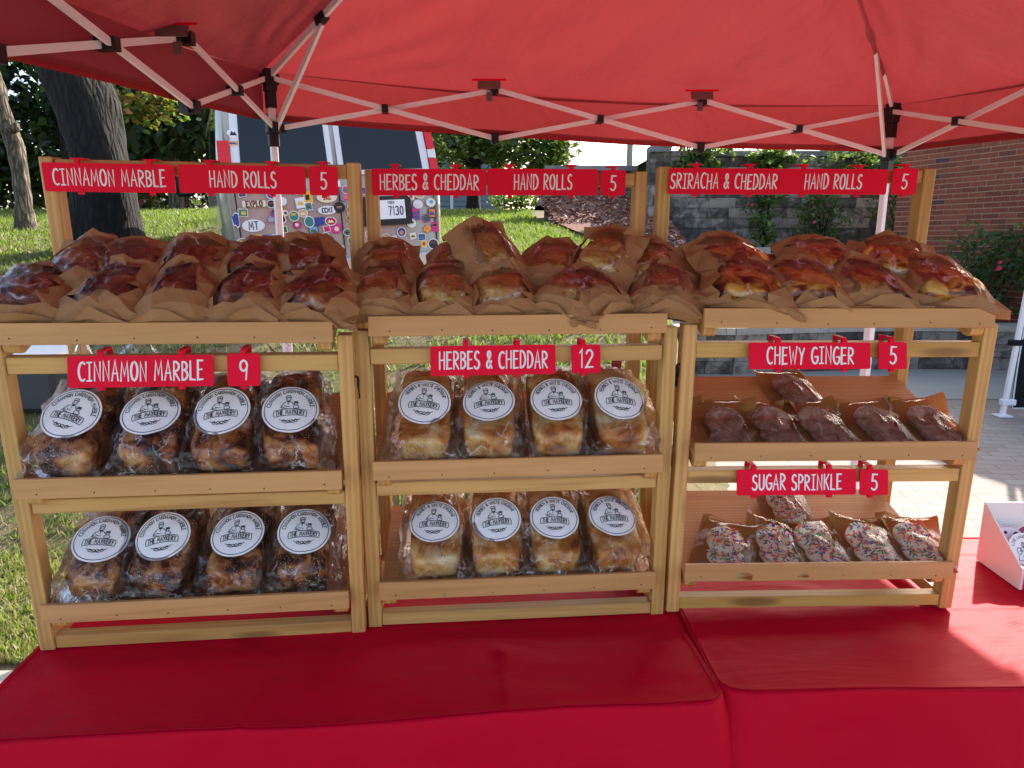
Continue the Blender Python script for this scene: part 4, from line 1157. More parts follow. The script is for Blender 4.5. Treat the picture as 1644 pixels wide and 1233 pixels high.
# ------------------------------------------------------------------ cookie bags
def cookie(parent, c, seed, sprinkled):
    rr = random.Random(seed); r0 = .0385; g = MB(); n, mth = 28, 7
    prof = [(0, .013), (.35, .0132), (.7, .0128), (.9, .0112), (.99, .0075), (1.0, .003), (.93, 0)]
    g.v.append((0, 0, .012))
    for (q, z) in prof[1:]:
        for i in range(n):
            a = 2 * math.pi * i / n; rr_ = r0 * q * (1 + .05 * nz(math.cos(a) * 2 + seed, math.sin(a) * 2, seed)); 
            g.v.append((rr_ * math.cos(a), rr_ * math.sin(a), z + .0015 * nz(rr_ * math.cos(a) * 80, rr_ * math.sin(a) * 80, seed)))
    for i in range(n): g.f.append((0, 1 + i, 1 + (i + 1) % n))
    for r in range(len(prof) - 2):
        for i in range(n):
            j = (i + 1) % n; g.f.append((1 + r*n + i, 1 + (r+1)*n + i, 1 + (r+1)*n + j, 1 + r*n + j))
    g.f.append(tuple(1 + (len(prof) - 2) * n + i for i in reversed(range(n))))
    g.m = [0] * len(g.f); g.sm = [True] * len(g.f)
    ck = g.build('cookie', sugar if sprinkled else ginger, parent, mw=c)
    if sprinkled:
        g = MB()
        for i in range(95):
            a, q = rr.uniform(0, 6.28), r0 * .96 * math.sqrt(rr.random()); x, y = q * math.cos(a), q * math.sin(a)
            z = float(np.interp(q / r0, [p[0] for p in prof[:6]], [p[1] for p in prof[:6]]))
            g.box(-.0042, .0042, -.0012, .0012, -.0008, .0014, rr.choice((0, 0, 1, 1, 2, 3, 3, 4, 4, 5)), T(x, y, z) @ rz(rr.uniform(0, 3.14)) @ ry(rr.uniform(-.4, .4)))
        o = g.build('sprinkles', SPR, ck); o['kind'] = 'stuff'
    return ck
def cookie_bag(seed, sprinkled, parent):
    rr = random.Random(seed); wd, ln = .126, .160
    curl = rr.uniform(.006, .02); tw = rr.uniform(-.02, .02)
    def base(u, v):
        a = 2 * u - 1
        return Vector((wd / 2 * a * (1 + .04 * nz(v * 3, seed)), ln * v, .001 + curl * sstep(.6, 1, v) ** 1.3 * (1 + .5 * a * (1 if tw > 0 else -1)) + .007 * abs(a) ** 4 * (.4 + v) + .003 * nz(u * 5, v * 5, seed) * v))
    g = MB(); g.grid(12, 16, base, smooth=True)
    # folded corner at the head of the paper
    ca = base(0 if tw > 0 else 1, 1); cb = base(.42 if tw > 0 else .58, 1); cc_ = base(0 if tw > 0 else 1, .72)
    apx = (ca + cb + cc_) / 3 + Vector((0, .006, .016)); g.face([ca, cb, apx]); g.face([cc_, ca, apx])
    g.build('paper_back', amber_paper, parent)
    cookie(parent, T(.006, .044, .003) @ rz(seed), seed, sprinkled)
    cookie(parent, T(-.004, .086, .013) @ rx(R(13)) @ rz(seed * 2), seed + 5, sprinkled)
    def top(u, v):
        a = 2 * u - 1; b = base(u, v)
        f = max(0, 1 - abs(a) ** 2.6) * math.sin(math.pi * min(1, v * 1.04) ** .8) ** .6 if v < .97 else 0
        n = 1 - 2 * abs(nz(u * 4 + seed, v * 2.4, seed))
        return b + Vector((0, 0, .0012 + .026 * f + .003 * n * f + .001 * nz(u * 12, v * 12, seed)))
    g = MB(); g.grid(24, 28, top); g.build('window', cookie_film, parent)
CK = {('mid', 0): [(-.205, .006, -12), (-.100, .006, -6), (.008, .004, 4), (.122, .004, 2), (.226, .006, -2), (.005, .150, 6)],
      ('low', 1): [(-.200, .004, -26), (-.085, .004, -20), (.025, .004, -2), (.125, .004, -10), (.225, .006, -14), (.005, .150, -8)]}
s = ST[2]; cproto = {}
for (k, sp), L in CK.items():
    for i, (x, y, yaw) in enumerate(L):
        if i < 5: lab = '%s %s cookie bag from left, front row of right stand' % (NAMES[i], 'sprinkled sugar' if sp else 'dark ginger')
        else: lab = '%s cookie bag lying alone behind the row on right stand' % ('sprinkled sugar' if sp else 'dark ginger')
        mw = tmat(s, k) @ T(x, y + .006, .0065 if i < 5 else .0065) @ rz(R(yaw))
        if i == 5: mw = mw @ sc3(.92, .92, .92)
        pk = (sp, i % 4)
        if pk not in cproto:
            e = empty('cookie_bag', mw, lab, 'cookie bag', ('sprinkled sugar' if sp else 'dark ginger') + ' cookie bags'); cproto[pk] = e
            cookie_bag(sp * 31 + i * 5 + 2, sp, e)
        else:
            e = copy_tree(cproto[pk]); e.matrix_basis = mw; e['label'] = lab

# ------------------------------------------------------------------ white box of stickers on the right table
bx = empty('display_box', T(1.118, 1.401, .7425) @ rz(R(-1.5)), 'white card display box with slanted side holding stickers, on the right table', 'display box')
BWD, BDP, BHT, BFR, tk = .23, .15, .147, .052, .003
g = MB()
def side(x0):
    P = [(0, 0), (BDP, 0), (BDP, BHT), (.006, BFR), (0, BFR)]; n = len(P); b = len(g.v)
    g.v += [(x0, y, z) for y, z in P] + [(x0 + tk, y, z) for y, z in P]
    g.f.append(tuple(b + i for i in reversed(range(n)))); g.f.append(tuple(b + n + i for i in range(n)))
    for i in range(n): g.f.append((b + i, b + (i + 1) % n, b + n + (i + 1) % n, b + n + i))
    g.m += [0] * (n + 2); g.sm += [False] * (n + 2)
side(0); side(BWD - tk)
g.box(tk, BWD - tk, 0, tk, 0, BFR); g.box(tk, BWD - tk, BDP - tk, BDP, 0, BHT); g.box(tk, BWD - tk, tk, BDP - tk, 0, tk)
g.build('box', white_card, bx)
g = MB(); g.bbox(.006, .06, -.004, 0, .0, .036, .001); pn = g.build('price_sign', red_plastic, bx)
ls, tw_ = text_lines('3', .02, .8); g = MB(); g.strokes([[(x + .024, y + .008) for x, y in L] for L in ls], .003, fn=lambda x, y, z: (x, -.0043 - z, y)); g.build('lettering', white_ink, pn)
bm = bx.matrix_basis
e = empty('sticker', bm @ T(.060, .062, .03) @ rx(R(56)), 'round white sticker with lettering standing in the white box', 'sticker')
g = MB(); P = [(.036 * math.cos(2*math.pi*i/32), .036 + .036 * math.sin(2*math.pi*i/32)) for i in range(32)]
b = 0; g.v += [(x, y, 0) for x, y in P] + [(x, y, .001) for x, y in P]; g.f.append(tuple(reversed(range(32)))); g.f.append(tuple(range(32, 64)))
for i in range(32): g.f.append((i, (i+1) % 32, 32 + (i+1) % 32, 32 + i))
g.m = [0] * len(g.f); g.sm = [False] * len(g.f); g.build('disc', paper_white, e)
g = MB(); tx_ = [[(x, y + .036) for x, y in L] for L in arc_text('LIVE LAUGH LOAF', .0245, 165, 15, .006)]
tx_ += [[(x * .75, .036 + y * .75 - .008) for x, y in L] for L in label_art('A')[0][-17:]] + [arc(-.014, .03, .005, .008, 0, 360, 12), arc(.012, .032, .006, .01, 0, 360, 12), [(-.018, .02), (-.02, .008), (-.006, .008), (-.009, .02)], [(.006, .02), (.003, .006), (.02, .006), (.018, .02)]]
g.strokes(tx_, .0011, fn=lambda x, y, z: (x, y, .0013 + z)); g.build('lettering', black_ink, e)
e = empty('sticker', bm @ T(.045, .105, .06) @ rx(R(62)) @ rz(R(-6)), 'die-cut spotted dog head sticker with pink ears at back of white box', 'sticker')
dog = [(-.034, .0), (-.036, .02), (-.046, .05), (-.04, .056), (-.018, .038), (.0, .04), (.014, .038), (.034, .052), (.038, .046), (.03, .02), (.03, 0)]
g = MB(); n = len(dog); g.v += [(x, y, 0) for x, y in dog] + [(x, y, .001) for x, y in dog]; g.f.append(tuple(range(n))); g.f.append(tuple(n + i for i in reversed(range(n))))
for i in range(n): g.f.append((i, n + i, n + (i+1) % n, (i+1) % n))
g.m = [0] * len(g.f); g.sm = [False] * len(g.f); g.build('card', simple('dog_white', hexc(238, 222, 230), .5), e)
g = MB()
for P in ([(-.033, .026), (-.041, .048), (-.036, .05), (-.022, .036)], [(.028, .026), (.034, .044), (.03, .045), (.018, .036)]): g.face([(x, y, .0014) for x, y in P], 0)
for (x, y, r_) in ((-.012, .026, .004), (.012, .024, .006), (.0, .012, .0045)): g.disc((x, y, .0014), r_, 12, 1)
g.build('markings', [simple('dog_ear_pink', hexc(150, 66, 80), .6), simple('dog_spot', hexc(62, 44, 48), .6)], e)

# ------------------------------------------------------------------ foliage
def leafmat(name, c1, c2, tr=.35):
    m = NM(name); isl = m.n('NewGeometry').outputs['Random Per Island']
    c = m.mix(isl, c1, c2); m.set(Base_Color=c, Roughness=.55)
    t = m.n('BsdfTranslucent', Color=m.mix(.5, c, (.35, .5, .05, 1)))
    mx = m.n('MixShader', i0=tr, i1=m.b.outputs[0], i2=t.outputs[0]); m.l(mx.outputs[0], m.out.inputs[0]); return m.mat
leaf_dark = leafmat('leaf_dark', (.010, .022, .010, 1), (.022, .045, .016, 1), .12)
leaf_mid = leafmat('leaf_mid', (.03, .075, .02, 1), (.07, .14, .03, 1), .35)
leaf_lime = leafmat('leaf_lime', (.08, .17, .03, 1), (.18, .28, .05, 1), .4)
leaf_rose = leafmat('leaf_rose', (.03, .075, .03, 1), (.075, .14, .05, 1), .3)
leaf_autumn = leafmat('leaf_autumn', (.20, .16, .02, 1), (.30, .10, .02, 1), .4)
petal = simple('rose_petal', hexc(214, 60, 96), .6)
grass_a = leafmat('grass_blade', (.05, .10, .014, 1), (.17, .26, .035, 1), .45)
grass_dry = leafmat('dry_blade', (.30, .24, .11, 1), (.42, .36, .2, 1), .3)
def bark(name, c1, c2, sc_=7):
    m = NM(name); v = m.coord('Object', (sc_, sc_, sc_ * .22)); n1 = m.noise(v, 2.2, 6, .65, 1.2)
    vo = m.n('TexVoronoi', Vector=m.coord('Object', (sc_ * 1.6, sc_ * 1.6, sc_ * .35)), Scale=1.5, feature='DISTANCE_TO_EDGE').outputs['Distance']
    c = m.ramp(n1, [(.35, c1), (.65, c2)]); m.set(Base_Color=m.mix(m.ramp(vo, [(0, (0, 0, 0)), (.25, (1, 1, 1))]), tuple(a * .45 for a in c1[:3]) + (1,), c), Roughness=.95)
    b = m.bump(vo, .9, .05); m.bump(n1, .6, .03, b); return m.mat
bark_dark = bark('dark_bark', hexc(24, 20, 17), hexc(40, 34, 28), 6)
bark_grey = bark('grey_bark', hexc(92, 82, 70), hexc(150, 136, 116), 7)
def np_mesh(name, V, mats, mi, parent, k=4):
    n = len(V) // k; me = bpy.data.meshes.new(name)
    me.vertices.add(n * k); me.vertices.foreach_set('co', np.asarray(V, np.float32).ravel())
    me.loops.add(n * k); me.loops.foreach_set('vertex_index', np.arange(n * k, dtype=np.int32))
    me.polygons.add(n); me.polygons.foreach_set('loop_start', np.arange(n, dtype=np.int32) * k)
    for m_ in mats: me.materials.append(m_)
    me.polygons.foreach_set('material_index', np.asarray(mi, np.int32))
    me.update(calc_edges=True); me.validate()
    o = bpy.data.objects.new(name, me); COL.objects.link(o)
    if parent: o.parent = parent
    return o
def leaves(centers, per, spread, size, rs, flat=.6, asp=.6):
    C = np.repeat(np.asarray(centers), per, axis=0); n = len(C)
    P = C + rs.normal(0, 1, (n, 3)) * np.asarray(spread)
    nr = rs.normal(0, 1, (n, 3)); nr[:, 2] = np.abs(nr[:, 2]) + flat; nr /= np.linalg.norm(nr, axis=1)[:, None]
    t = rs.normal(0, 1, (n, 3)); t -= nr * np.sum(t * nr, 1)[:, None]; t /= np.linalg.norm(t, axis=1)[:, None]
    b = np.cross(nr, t); s = (size * rs.uniform(.6, 1.35, n))[:, None]
    Q = np.stack([P - t * s, P + b * s * asp + t * s * .1, P + t * s - nr * s * .25, P - b * s * asp + t * s * .1], 1)
    return Q.reshape(-1, 3), n
def blob(rs, n, c, r, shell=.5):
    d = rs.normal(0, 1, (n, 3)); d /= np.linalg.norm(d, axis=1)[:, None]
    return np.asarray(c) + d * (rs.uniform(shell, 1, (n, 1)) ** .6) * np.asarray(r)
def trunk_mesh(parent, pts, rad, mat, limbs=(), name='trunk', n=16, rough=.06, seed=0):
    g = MB(); g.tube(pts, rad, n, cap=False); 
    for p, r in limbs: g.tube(p, r, 8, cap=True)
    for i, v in enumerate(g.v):
        k = rough * (nz(v[0] * 5 + seed, v[1] * 5, v[2] * 1.4) + .5 * nz(v[0] * 14, v[1] * 14, v[2] * 5 + seed))
        c = min(pts, key=lambda p: abs(p[2] - v[2])); d = Vector((v[0] - c[0], v[1] - c[1], 0))
        if d.length > 1e-4: v2 = Vector(v) + d.normalized() * k; g.v[i] = tuple(v2)
    return g.build(name, mat, parent)
def subdiv(pts, rad, n):
    pts = [Vector(p) for p in pts]; P, Q = [], []
    for i in range(len(pts) - 1):
        for j in range(n): t = j / n; P.append(pts[i].lerp(pts[i+1], t)); Q.append(lerp(rad[i], rad[i+1], t))
    P.append(pts[-1]); Q.append(rad[-1]); return P, Q

# the big near trunk
bx_, by_ = -5.28, 9.0; z0 = gz(bx_, by_)
e = empty('broadleaf_tree', (bx_, by_, z0), 'massive dark furrowed tree trunk forking overhead on the lawn', 'tree')
P, Q = subdiv([(.13, 0, -.15), (.13, 0, .25), (.17, 0, .9), (.06, 0, 1.7), (-.12, 0, 2.35), (-.26, 0, 2.9)], [.50, .39, .345, .335, .37, .42], 6)
L1 = subdiv([(-.38, 0, 2.6), (-1.1, .1, 3.6), (-1.7, .3, 5.4), (-2.2, .4, 7.5)], [.34, .30, .26, .16], 3)
L2 = subdiv([(-.05, 0, 2.5), (.35, 0, 3.4), (.9, .2, 5.0), (1.3, .6, 7.2)], [.40, .32, .24, .12], 3)
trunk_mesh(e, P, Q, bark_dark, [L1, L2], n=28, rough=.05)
g = MB(); g.tube([(.14, -.22, 2.1), (.26, -.3, 2.17)], [.14, .10], 10); g.build('branch_stub', bark_grey, e)
rs = np.random.RandomState(2)
c = np.concatenate([blob(rs, 70, (-1.6, .5, 6.8), (2.6, 2.6, 2.0)), blob(rs, 70, (1.4, .8, 6.6), (2.6, 2.4, 1.9)), blob(rs, 40, (0, 1, 8.2), (2.2, 2.2, 1.4))])
V, n = leaves(c, 45, (.42, .42, .3), .13, rs); np_mesh('crown', V, [leaf_mid, leaf_dark], rs.randint(0, 2, n), e)
# slim pale trunk with knobbly bark
x_, y_ = -7.52, 11.0; z0 = gz(x_, y_)
e = empty('slim_tree', (x_, y_, z0), 'slim knobbly grey-brown trunk at far left of the lawn', 'tree')
P, Q = subdiv([(.02, 0, -.1), (.0, 0, .3), (-.02, 0, 1.2), (-.18, 0, 2.2), (-.34, .0, 3.2), (-.42, 0, 5), (-.5, 0, 7)], [.16, .125, .105, .10, .095, .085, .06], 5)
trunk_mesh(e, P, Q, bark_grey, [], n=16, rough=.07, seed=4)
g = MB(); g.tube([(.02, -.06, 1.45), (.12, -.1, 1.5), (.15, -.11, 1.42)], [.07, .055, .03], 8); g.build('branch_stub', bark_grey, e)
c = blob(rs, 40, (-.5, 0, 6.4), (1.8, 1.8, 1.5)); V, n = leaves(c, 40, (.35, .35, .25), .11, rs); np_mesh('crown', V, [leaf_dark, leaf_mid], rs.randint(0, 2, n), e)
# dark trees beyond the lawn
def dark_tree(x, y, h, w_, label, seed, tr=.16, base=.6, mats=(leaf_dark, leaf_dark, leaf_dark, leaf_mid), lsz=.19, dens=1.0, lean=0, name='evergreen_tree'):
    rs = np.random.RandomState(seed); z0 = gz(x, y)
    e = empty(name, (x, y, z0), label, 'tree', 'dark trees beyond the lawn')
    P, Q = subdiv([(0, 0, -.1), (lean * .3, 0, h * .3), (lean, 0, h * .95)], [tr * 1.25, tr, tr * .3], 6)
    trunk_mesh(e, P, Q, bark_grey, [], n=10, rough=.03, seed=seed)
    nb = int(150 * dens); zz = rs.uniform(base, h, nb); r = w_ * (1 - (zz / h) ** 1.6 * .75) * rs.uniform(.25, 1, nb) ** .7; a = rs.uniform(0, 6.28, nb)
    c = np.stack([np.cos(a) * r + lean * zz / h, np.sin(a) * r, zz - r * .18], 1)
    V, n = leaves(c, 42, (.34, .34, .22), lsz, rs, .3, .45); np_mesh('crown', V, list(mats), rs.randint(0, len(mats), n), e)
    return e
DT = [(-15.5, 19, 9, 2.4, 'dark evergreen far left beyond the slim trunk', 1, 1.0), (-12.9, 21, 10, 2.4, 'dark evergreen between the slim trunk and massive trunk', 2, .9), (-10.6, 23, 10, 2.4, 'dark evergreen behind the massive trunk', 3, .9),
      (-13.6, 25.5, 9, 2.4, 'shaded tree left of the massive trunk, far back', 4, 1.0), (-9.4, 20.0, 9, 2.0, 'evergreen with bare lower trunk right of the massive trunk', 5, 1.9), (-7.4, 19.5, 9, 1.7, 'evergreen with pale trunk near the van mirror', 6, 1.9),
      (-8.6, 26, 9, 2.6, 'wide dark tree far behind the van mirror', 7, .7), (-18.5, 22, 9, 2.8, 'dark evergreen at left edge of the lawn', 8, .8), (-6.0, 25.5, 10, 2.4, 'dark tree just left of the van roof', 9, .8), (-17, 29, 10, 3, 'distant dark tree at far left', 10, .4), (-12, 30, 11, 3, 'distant dark tree behind the massive trunk', 12, .4)]
for (x, y, h, w_, lab, sd, bs) in DT: dark_tree(x, y, h, w_, lab, sd, .17, bs)
# turning maple branch between trunk and van
e = empty('maple_tree', (-9.1, 16.2, gz(-9.1, 16.2)), 'maple with yellow and orange turning leaves right of massive trunk', 'tree')
P, Q = subdiv([(0, 0, -.1), (.1, 0, 1.5), (.3, 0, 3.6)], [.1, .085, .03], 5)
trunk_mesh(e, P, Q, bark_dark, [subdiv([(.1, 0, 1.5), (.9, -.2, 2.3), (1.6, -.3, 2.2)], [.04, .03, .01], 3)], n=8, rough=.01)
rs = np.random.RandomState(33); c = np.concatenate([blob(rs, 22, (.3, 0, 2.6), (1.1, .8, .6)), blob(rs, 14, (1.4, -.2, 2.2), (.5, .4, .35))])
V, n = leaves(c, 26, (.2, .2, .14), .085, rs, .5, .8); mi = rs.choice([0, 0, 1, 2, 2, 2], n); np_mesh('crown', V, [leaf_mid, leaf_lime, leaf_autumn], mi, e)
# broad tree by the shed, right of the van
z0 = gz(-.93, 17)
e = empty('broadleaf_tree', (-.93, 17, z0), 'round green leafy tree standing in front of the blue shed', 'tree')
P, Q = subdiv([(0, 0, -.15), (.02, 0, .5), (.05, 0, 1.1), (.12, 0, 2.2)], [.2, .15, .15, .1], 5)
trunk_mesh(e, P, Q, bark_dark, [subdiv([(.05, 0, .9), (-.55, 0, 1.7), (-.9, .1, 2.7)], [.09, .07, .03], 4), subdiv([(.06, 0, 1.0), (.6, -.1, 1.7), (1.2, 0, 2.4)], [.09, .06, .03], 4)], n=12, rough=.02)
rs = np.random.RandomState(44); c = np.concatenate([blob(rs, 80, (-.3, 0, 1.75), (1.5, 1.3, .85), .3), blob(rs, 70, (1.0, 0, 1.6), (1.3, 1.1, .75), .3), blob(rs, 30, (1.75, 0, 1.35), (.5, .6, .5)), blob(rs, 40, (0, .3, 2.7), (1.6, 1.2, .7))])
V, n = leaves(c, 34, (.2, .2, .14), .08, rs); np_mesh('crown', V, [leaf_mid, leaf_dark, leaf_lime], rs.choice([0, 0, 1, 1, 2], n), e)

# shrub at the lawn crest
z0 = gz(.2, 18.5)
e = empty('shrub', (.2, 19.5, z0), 'light green shrub beside the blue shed at the lawn crest', 'shrub')
g = MB()
for i in range(5): g.tube([(0, 0, -.1), (.3 * math.cos(i * 1.3), .2 * math.sin(i * 1.3), .5)], [.02, .008], 5)
g.build('stems', bark_dark, e)
rs = np.random.RandomState(61); c = np.concatenate([blob(rs, 26, (-.25, 0, .4), (.5, .4, .35), .2), blob(rs, 20, (.5, .1, .3), (.45, .4, .3), .2)])
V, n = leaves(c, 26, (.12, .12, .09), .06, rs); np_mesh('foliage', V, [leaf_lime, leaf_mid], rs.choice([0, 1], n, p=[.55, .45]), e)
# roses
def rose(x, y, z, w_, h, lab, seed, flowers=5, dens=1.0, lime=.15, sz=.035, dp=None):
    rs = np.random.RandomState(seed); e = empty('rose_bush', (x, y, z), lab, 'rose bush', 'rose bushes on the terraces')
    g = MB(); tips = []
    for i in range(7):
        a = rs.uniform(0, 6.28); r = w_ * .5 * rs.uniform(.3, .9); t = (math.cos(a) * r, math.sin(a) * r * .6, h * rs.uniform(.6, 1.0)); tips.append(t)
        g.tube([(0, 0, -.02), (t[0] * .35, t[1] * .35, t[2] * .5), t], [.012, .009, .004], 5)
    g.build('stems', bark_dark, e)
    nc = int(34 * dens); zz = rs.uniform(.12, 1, nc) * h; rad = w_ * .5 * np.sin(np.clip(zz / h, .12, .98) * math.pi) ** .5 * rs.uniform(.2, 1.05, nc); a = rs.uniform(0, 6.28, nc)
    c = np.concatenate([np.stack([np.cos(a) * rad, np.sin(a) * rad * .6, zz], 1), np.array(tips)])
    V, n = leaves(c, 26, (w_ * .09, w_ * .07, h * .06), sz, rs); np_mesh('foliage', V, [leaf_rose, leaf_mid, leaf_lime], rs.choice([0, 1, 2], n, p=[(1 - lime) * .65, (1 - lime) * .35, lime]), e)
    for i in range(flowers):
        g = MB(); t = tips[i % 7] if i < 4 else (rs.uniform(-.5, .5) * w_, -.3 * w_, rs.uniform(.3, 1) * h); t = (t[0] * .9, t[1] - .05, t[2] * (1 if i < 4 else .9)); r = rs.uniform(.025, .045)
        for j in range(9):
            aa = j * 2.4; q = r * (.35 + .07 * j); cc = Vector(t) + Vector((math.cos(aa) * q * .5, -.01, math.sin(aa) * q * .5))
            g.face([cc + Vector((-q*.4, .004*j, -q*.3)), cc + Vector((q*.4, -.01, -q*.3)), cc + Vector((q*.5, -.012, q*.3)), cc + Vector((0, .0, q*.55)), cc + Vector((-q*.5, -.006, q*.3))])
        g.build('flower', petal, e)
    return e
rose(4.05, 11.35, 1.33, .8, 1.2, 'tall loose climbing rose against the block wall behind sriracha rolls', 1, 2, .65, .4, .05)
rose(4.95, 11.3, 1.33, 1.0, 1.0, 'bushy rose with pink blooms in front of the block wall, left of white tent leg', 2, 5, 1.2, .12)
rose(6.15, 11.2, 1.33, .95, 1.1, 'dark rose bush beside the white tent leg and brick corner', 3, 4, 1.1, .05)
rose(5.72, 8.42, .42, 1.15, 1.2, 'large dark rose bush with pink blooms against the brick building', 4, 8, 2.4, .05, .034)
rose(3.02, 11.84, 2.52, 1.1, .62, 'pink rose spilling over top of block wall beside the pillar', 5, 6, 1.3, .3, .045)
rose(4.25, 11.84, 2.62, .8, .32, 'small lime green rose on top of the block wall', 6, 2, .8, .75, .045)
rose(6.0, 11.84, 2.50, 2.2, .5, 'wide rose hedge along top of block wall near brick building', 7, 6, 1.9, .2, .045)
rose(2.45, 9.0, .42, .8, .55, 'low green shrub at left end of the curved planter wall', 8, 0, .9, .3, .035)

# grass
rs = np.random.RandomState(7); N = 120000
yy = 2.25 + 14.5 * rs.uniform(0, 1, N) ** 1.7; xx = rs.uniform(-.86, .30, N) * (yy + .6)
keep = []
for i in range(N):
    x, y = xx[i], yy[i]; a, b = van_local(x, y)
    ok = x < lawn_edge(y) - .1 and not (-.1 < a < 2.0 and -.1 < b < 5.2) and not (y > 8.6 and x > bank_l(min(y, 13.6)) - .05)
    if ok and nz(x * 1.9, y * 1.9, 4) < -.02 and y < 6 and x < -.6 and rs.rand() < .86: ok = False
    keep.append(ok)
keep = np.array(keep); xx, yy = xx[keep], yy[keep]; n = len(xx)
zz = np.array([gz(a, b) for a, b in zip(xx, yy)]) - .014
h = rs.uniform(.016, .045, n) * (1 + .07 * yy); wd_ = rs.uniform(.003, .006, n) * (1 + .16 * yy); a = rs.uniform(0, 6.28, n); ln = rs.uniform(0, .9, n) * h
b0 = np.stack([xx - np.cos(a) * wd_, yy - np.sin(a) * wd_, zz], 1); b1 = np.stack([xx + np.cos(a) * wd_, yy + np.sin(a) * wd_, zz], 1)
aa = rs.uniform(0, 6.28, n); tp = np.stack([xx + np.cos(aa) * ln, yy + np.sin(aa) * ln, zz + h], 1)
V = np.stack([b0, b1, tp], 1).reshape(-1, 3); dry = (rs.rand(n) < np.clip(.62 - yy * .04, .16, .55) * (xx < -.3)).astype(int)
o = np_mesh('grass', V, [grass_a, grass_dry], dry, None, 3); tag(o, 'short patchy green grass growing over the lawn', 'grass', kind='stuff')

# ------------------------------------------------------------------ van with stickers
paint = simple('beige_paint', hexc(172, 166, 156), .16, .1, var=(2, .97, 1.03))
paint.node_tree.nodes['Principled BSDF'].inputs['Coat Weight'].default_value = .6
paint_w = simple('white_paint', hexc(226, 228, 232), .3)
glass = simple('dark_glass', hexc(14, 17, 20), .04, 0, spec=.5)
lens_red = simple('red_lens', hexc(222, 16, 30), .15)
lens_wht = simple('clear_lens', hexc(236, 230, 230), .15)
rubber = simple('tyre_rubber', hexc(20, 20, 20), .85)
chrome = simple('bumper_chrome', hexc(190, 190, 192), .2, .9)
VM = T(VAN_O.x, VAN_O.y, VAN_Z) @ rz(VAN_ANG) @ ry(-R(3.6))
van = empty('parked_van', VM @ T(0, 0, .02), 'beige van seen from behind, rear doors plastered with stickers', 'van')
VW = 1.88; c0 = VW / 2
def section(k):   # half outline: (half width, z)
    return [(.80 * k, .26), (.94 * k, .34), (.965 * k, .75), (.97 * k, 1.05), (.955 * k, 1.25), (.915 * k, 1.62), (.87 * k, 1.88), (.76 * k, 2.02), (.45 * k, 2.08), (0, 2.1)]
def rake(z): return .0 if z < 1.05 else (z - 1.05) * .13
secs = []
for y, k, zs_, zo in ((0, .965, 1, 0), (.05, 1, 1, 0), (1.5, 1, 1.0, 0), (3.0, 1, 1, 0), (3.5, .99, 1, 0), (4.3, .97, .60, .17), (5.05, .93, .46, .22), (5.2, .85, .40, .25)):
    half = section(k); ring = []
    pts = [(c0 + w_, z) for w_, z in half] + [(c0 - w_, z) for w_, z in reversed(half[:-1])]
    for x, z in pts: ring.append((x, y + (rake(z) if y < 1 else (rake(z) * (1 - (y - 1) / 2.5) if y < 3.4 else 0)), zo + z * zs_))
    secs.append(ring)
g = MB(); n = len(secs[0])
for r_ in secs: g.v += r_
for i in range(len(secs) - 1):
    for j in range(n):
        jj = (j + 1) % n; q = (i*n + j, (i+1)*n + j, (i+1)*n + jj, i*n + jj); g.f.append(q[::-1]); g.m.append(0); g.sm.append(j < n - 1)
g.f.append(tuple(range(n))); g.m.append(0); g.sm.append(False); g.f.append(tuple((len(secs)-1)*n + i for i in reversed(range(n)))); g.m.append(0); g.sm.append(False)
g.build('body', paint, van)
def rear(x, z, off=.0): return (x, rake(z) - off, z)
def rpatch(g, P, off, th=.006, mi=0):
    n = len(P); b = len(g.v)
    g.v += [rear(x, z, off) for x, z in P] + [rear(x, z, off - th) for x, z in P]
    g.f.append(tuple(b + i for i in range(n))); g.m.append(mi); g.sm.append(False)
    for i in range(n): g.f.append((b + i, b + n + i, b + n + (i+1) % n, b + (i+1) % n)); g.m.append(mi); g.sm.append(False)
# white upper frames and glass
for sg in (-1, 1):
    def X(w_): return c0 + sg * w_
    P = [(X(.02), 1.06), (X(.87), 1.06), (X(.86), 1.25), (X(.825), 1.62), (X(.79), 1.86), (X(.70), 1.95), (X(.02), 1.97)]
    g = MB(); rpatch(g, P if sg > 0 else P[::-1], .004, .01); dr = g.build('rear_door_frame', paint_w, van)
    P = [(X(.07), 1.10), (X(.80), 1.10), (X(.785), 1.3), (X(.76), 1.62), (X(.73), 1.80), (X(.64), 1.87), (X(.07), 1.88)]
    g = MB(); rpatch(g, P if sg > 0 else P[::-1], .0085, .004); g.build('rear_window', glass, dr)
    P = [(X(.875), 1.03), (X(.955), 1.03), (X(.905), 1.34), (X(.86), 1.34)]
    P = [(X(.875), 1.04), (X(.975), 1.04), (X(.955), 1.36), (X(.862), 1.36)] if sg < 0 else [(X(.88), 1.02), (X(.96), 1.02), (X(.945), 1.19), (X(.872), 1.19)]
    g = MB(); rpatch(g, P if sg > 0 else P[::-1], .02, .03); g.build('tail_light', lens_red, van)
    if sg > 0:
        g = MB(); P = [(X(.870), 1.195), (X(.944), 1.195), (X(.938), 1.27), (X(.866), 1.27)]; rpatch(g, P, .02, .03); g.build('reversing_light', lens_wht, van)
        g = MB(); P = [(X(.865), 1.275), (X(.937), 1.275), (X(.905), 1.6), (X(.835), 1.6)]; rpatch(g, P, .02, .03); g.build('tail_light', lens_red, van)
g = MB()
for (xa, za, xb, zb) in ((c0 - .006, .36, c0 - .006, 1.05), (c0 - .88, .36, c0 - .88, 1.05), (c0 + .88, .36, c0 + .88, 1.05)):
    g = MB(); rpatch(g, [(xa, za), (xa + .012, za), (xb + .012, zb), (xb, zb)], .003, .003); g.build('door_seam', black_plastic, van)
g = MB(); g.bbox(c0 - .98, c0 + .98, -.16, .0, .20, .335, .02); g.build('bumper', chrome, van)
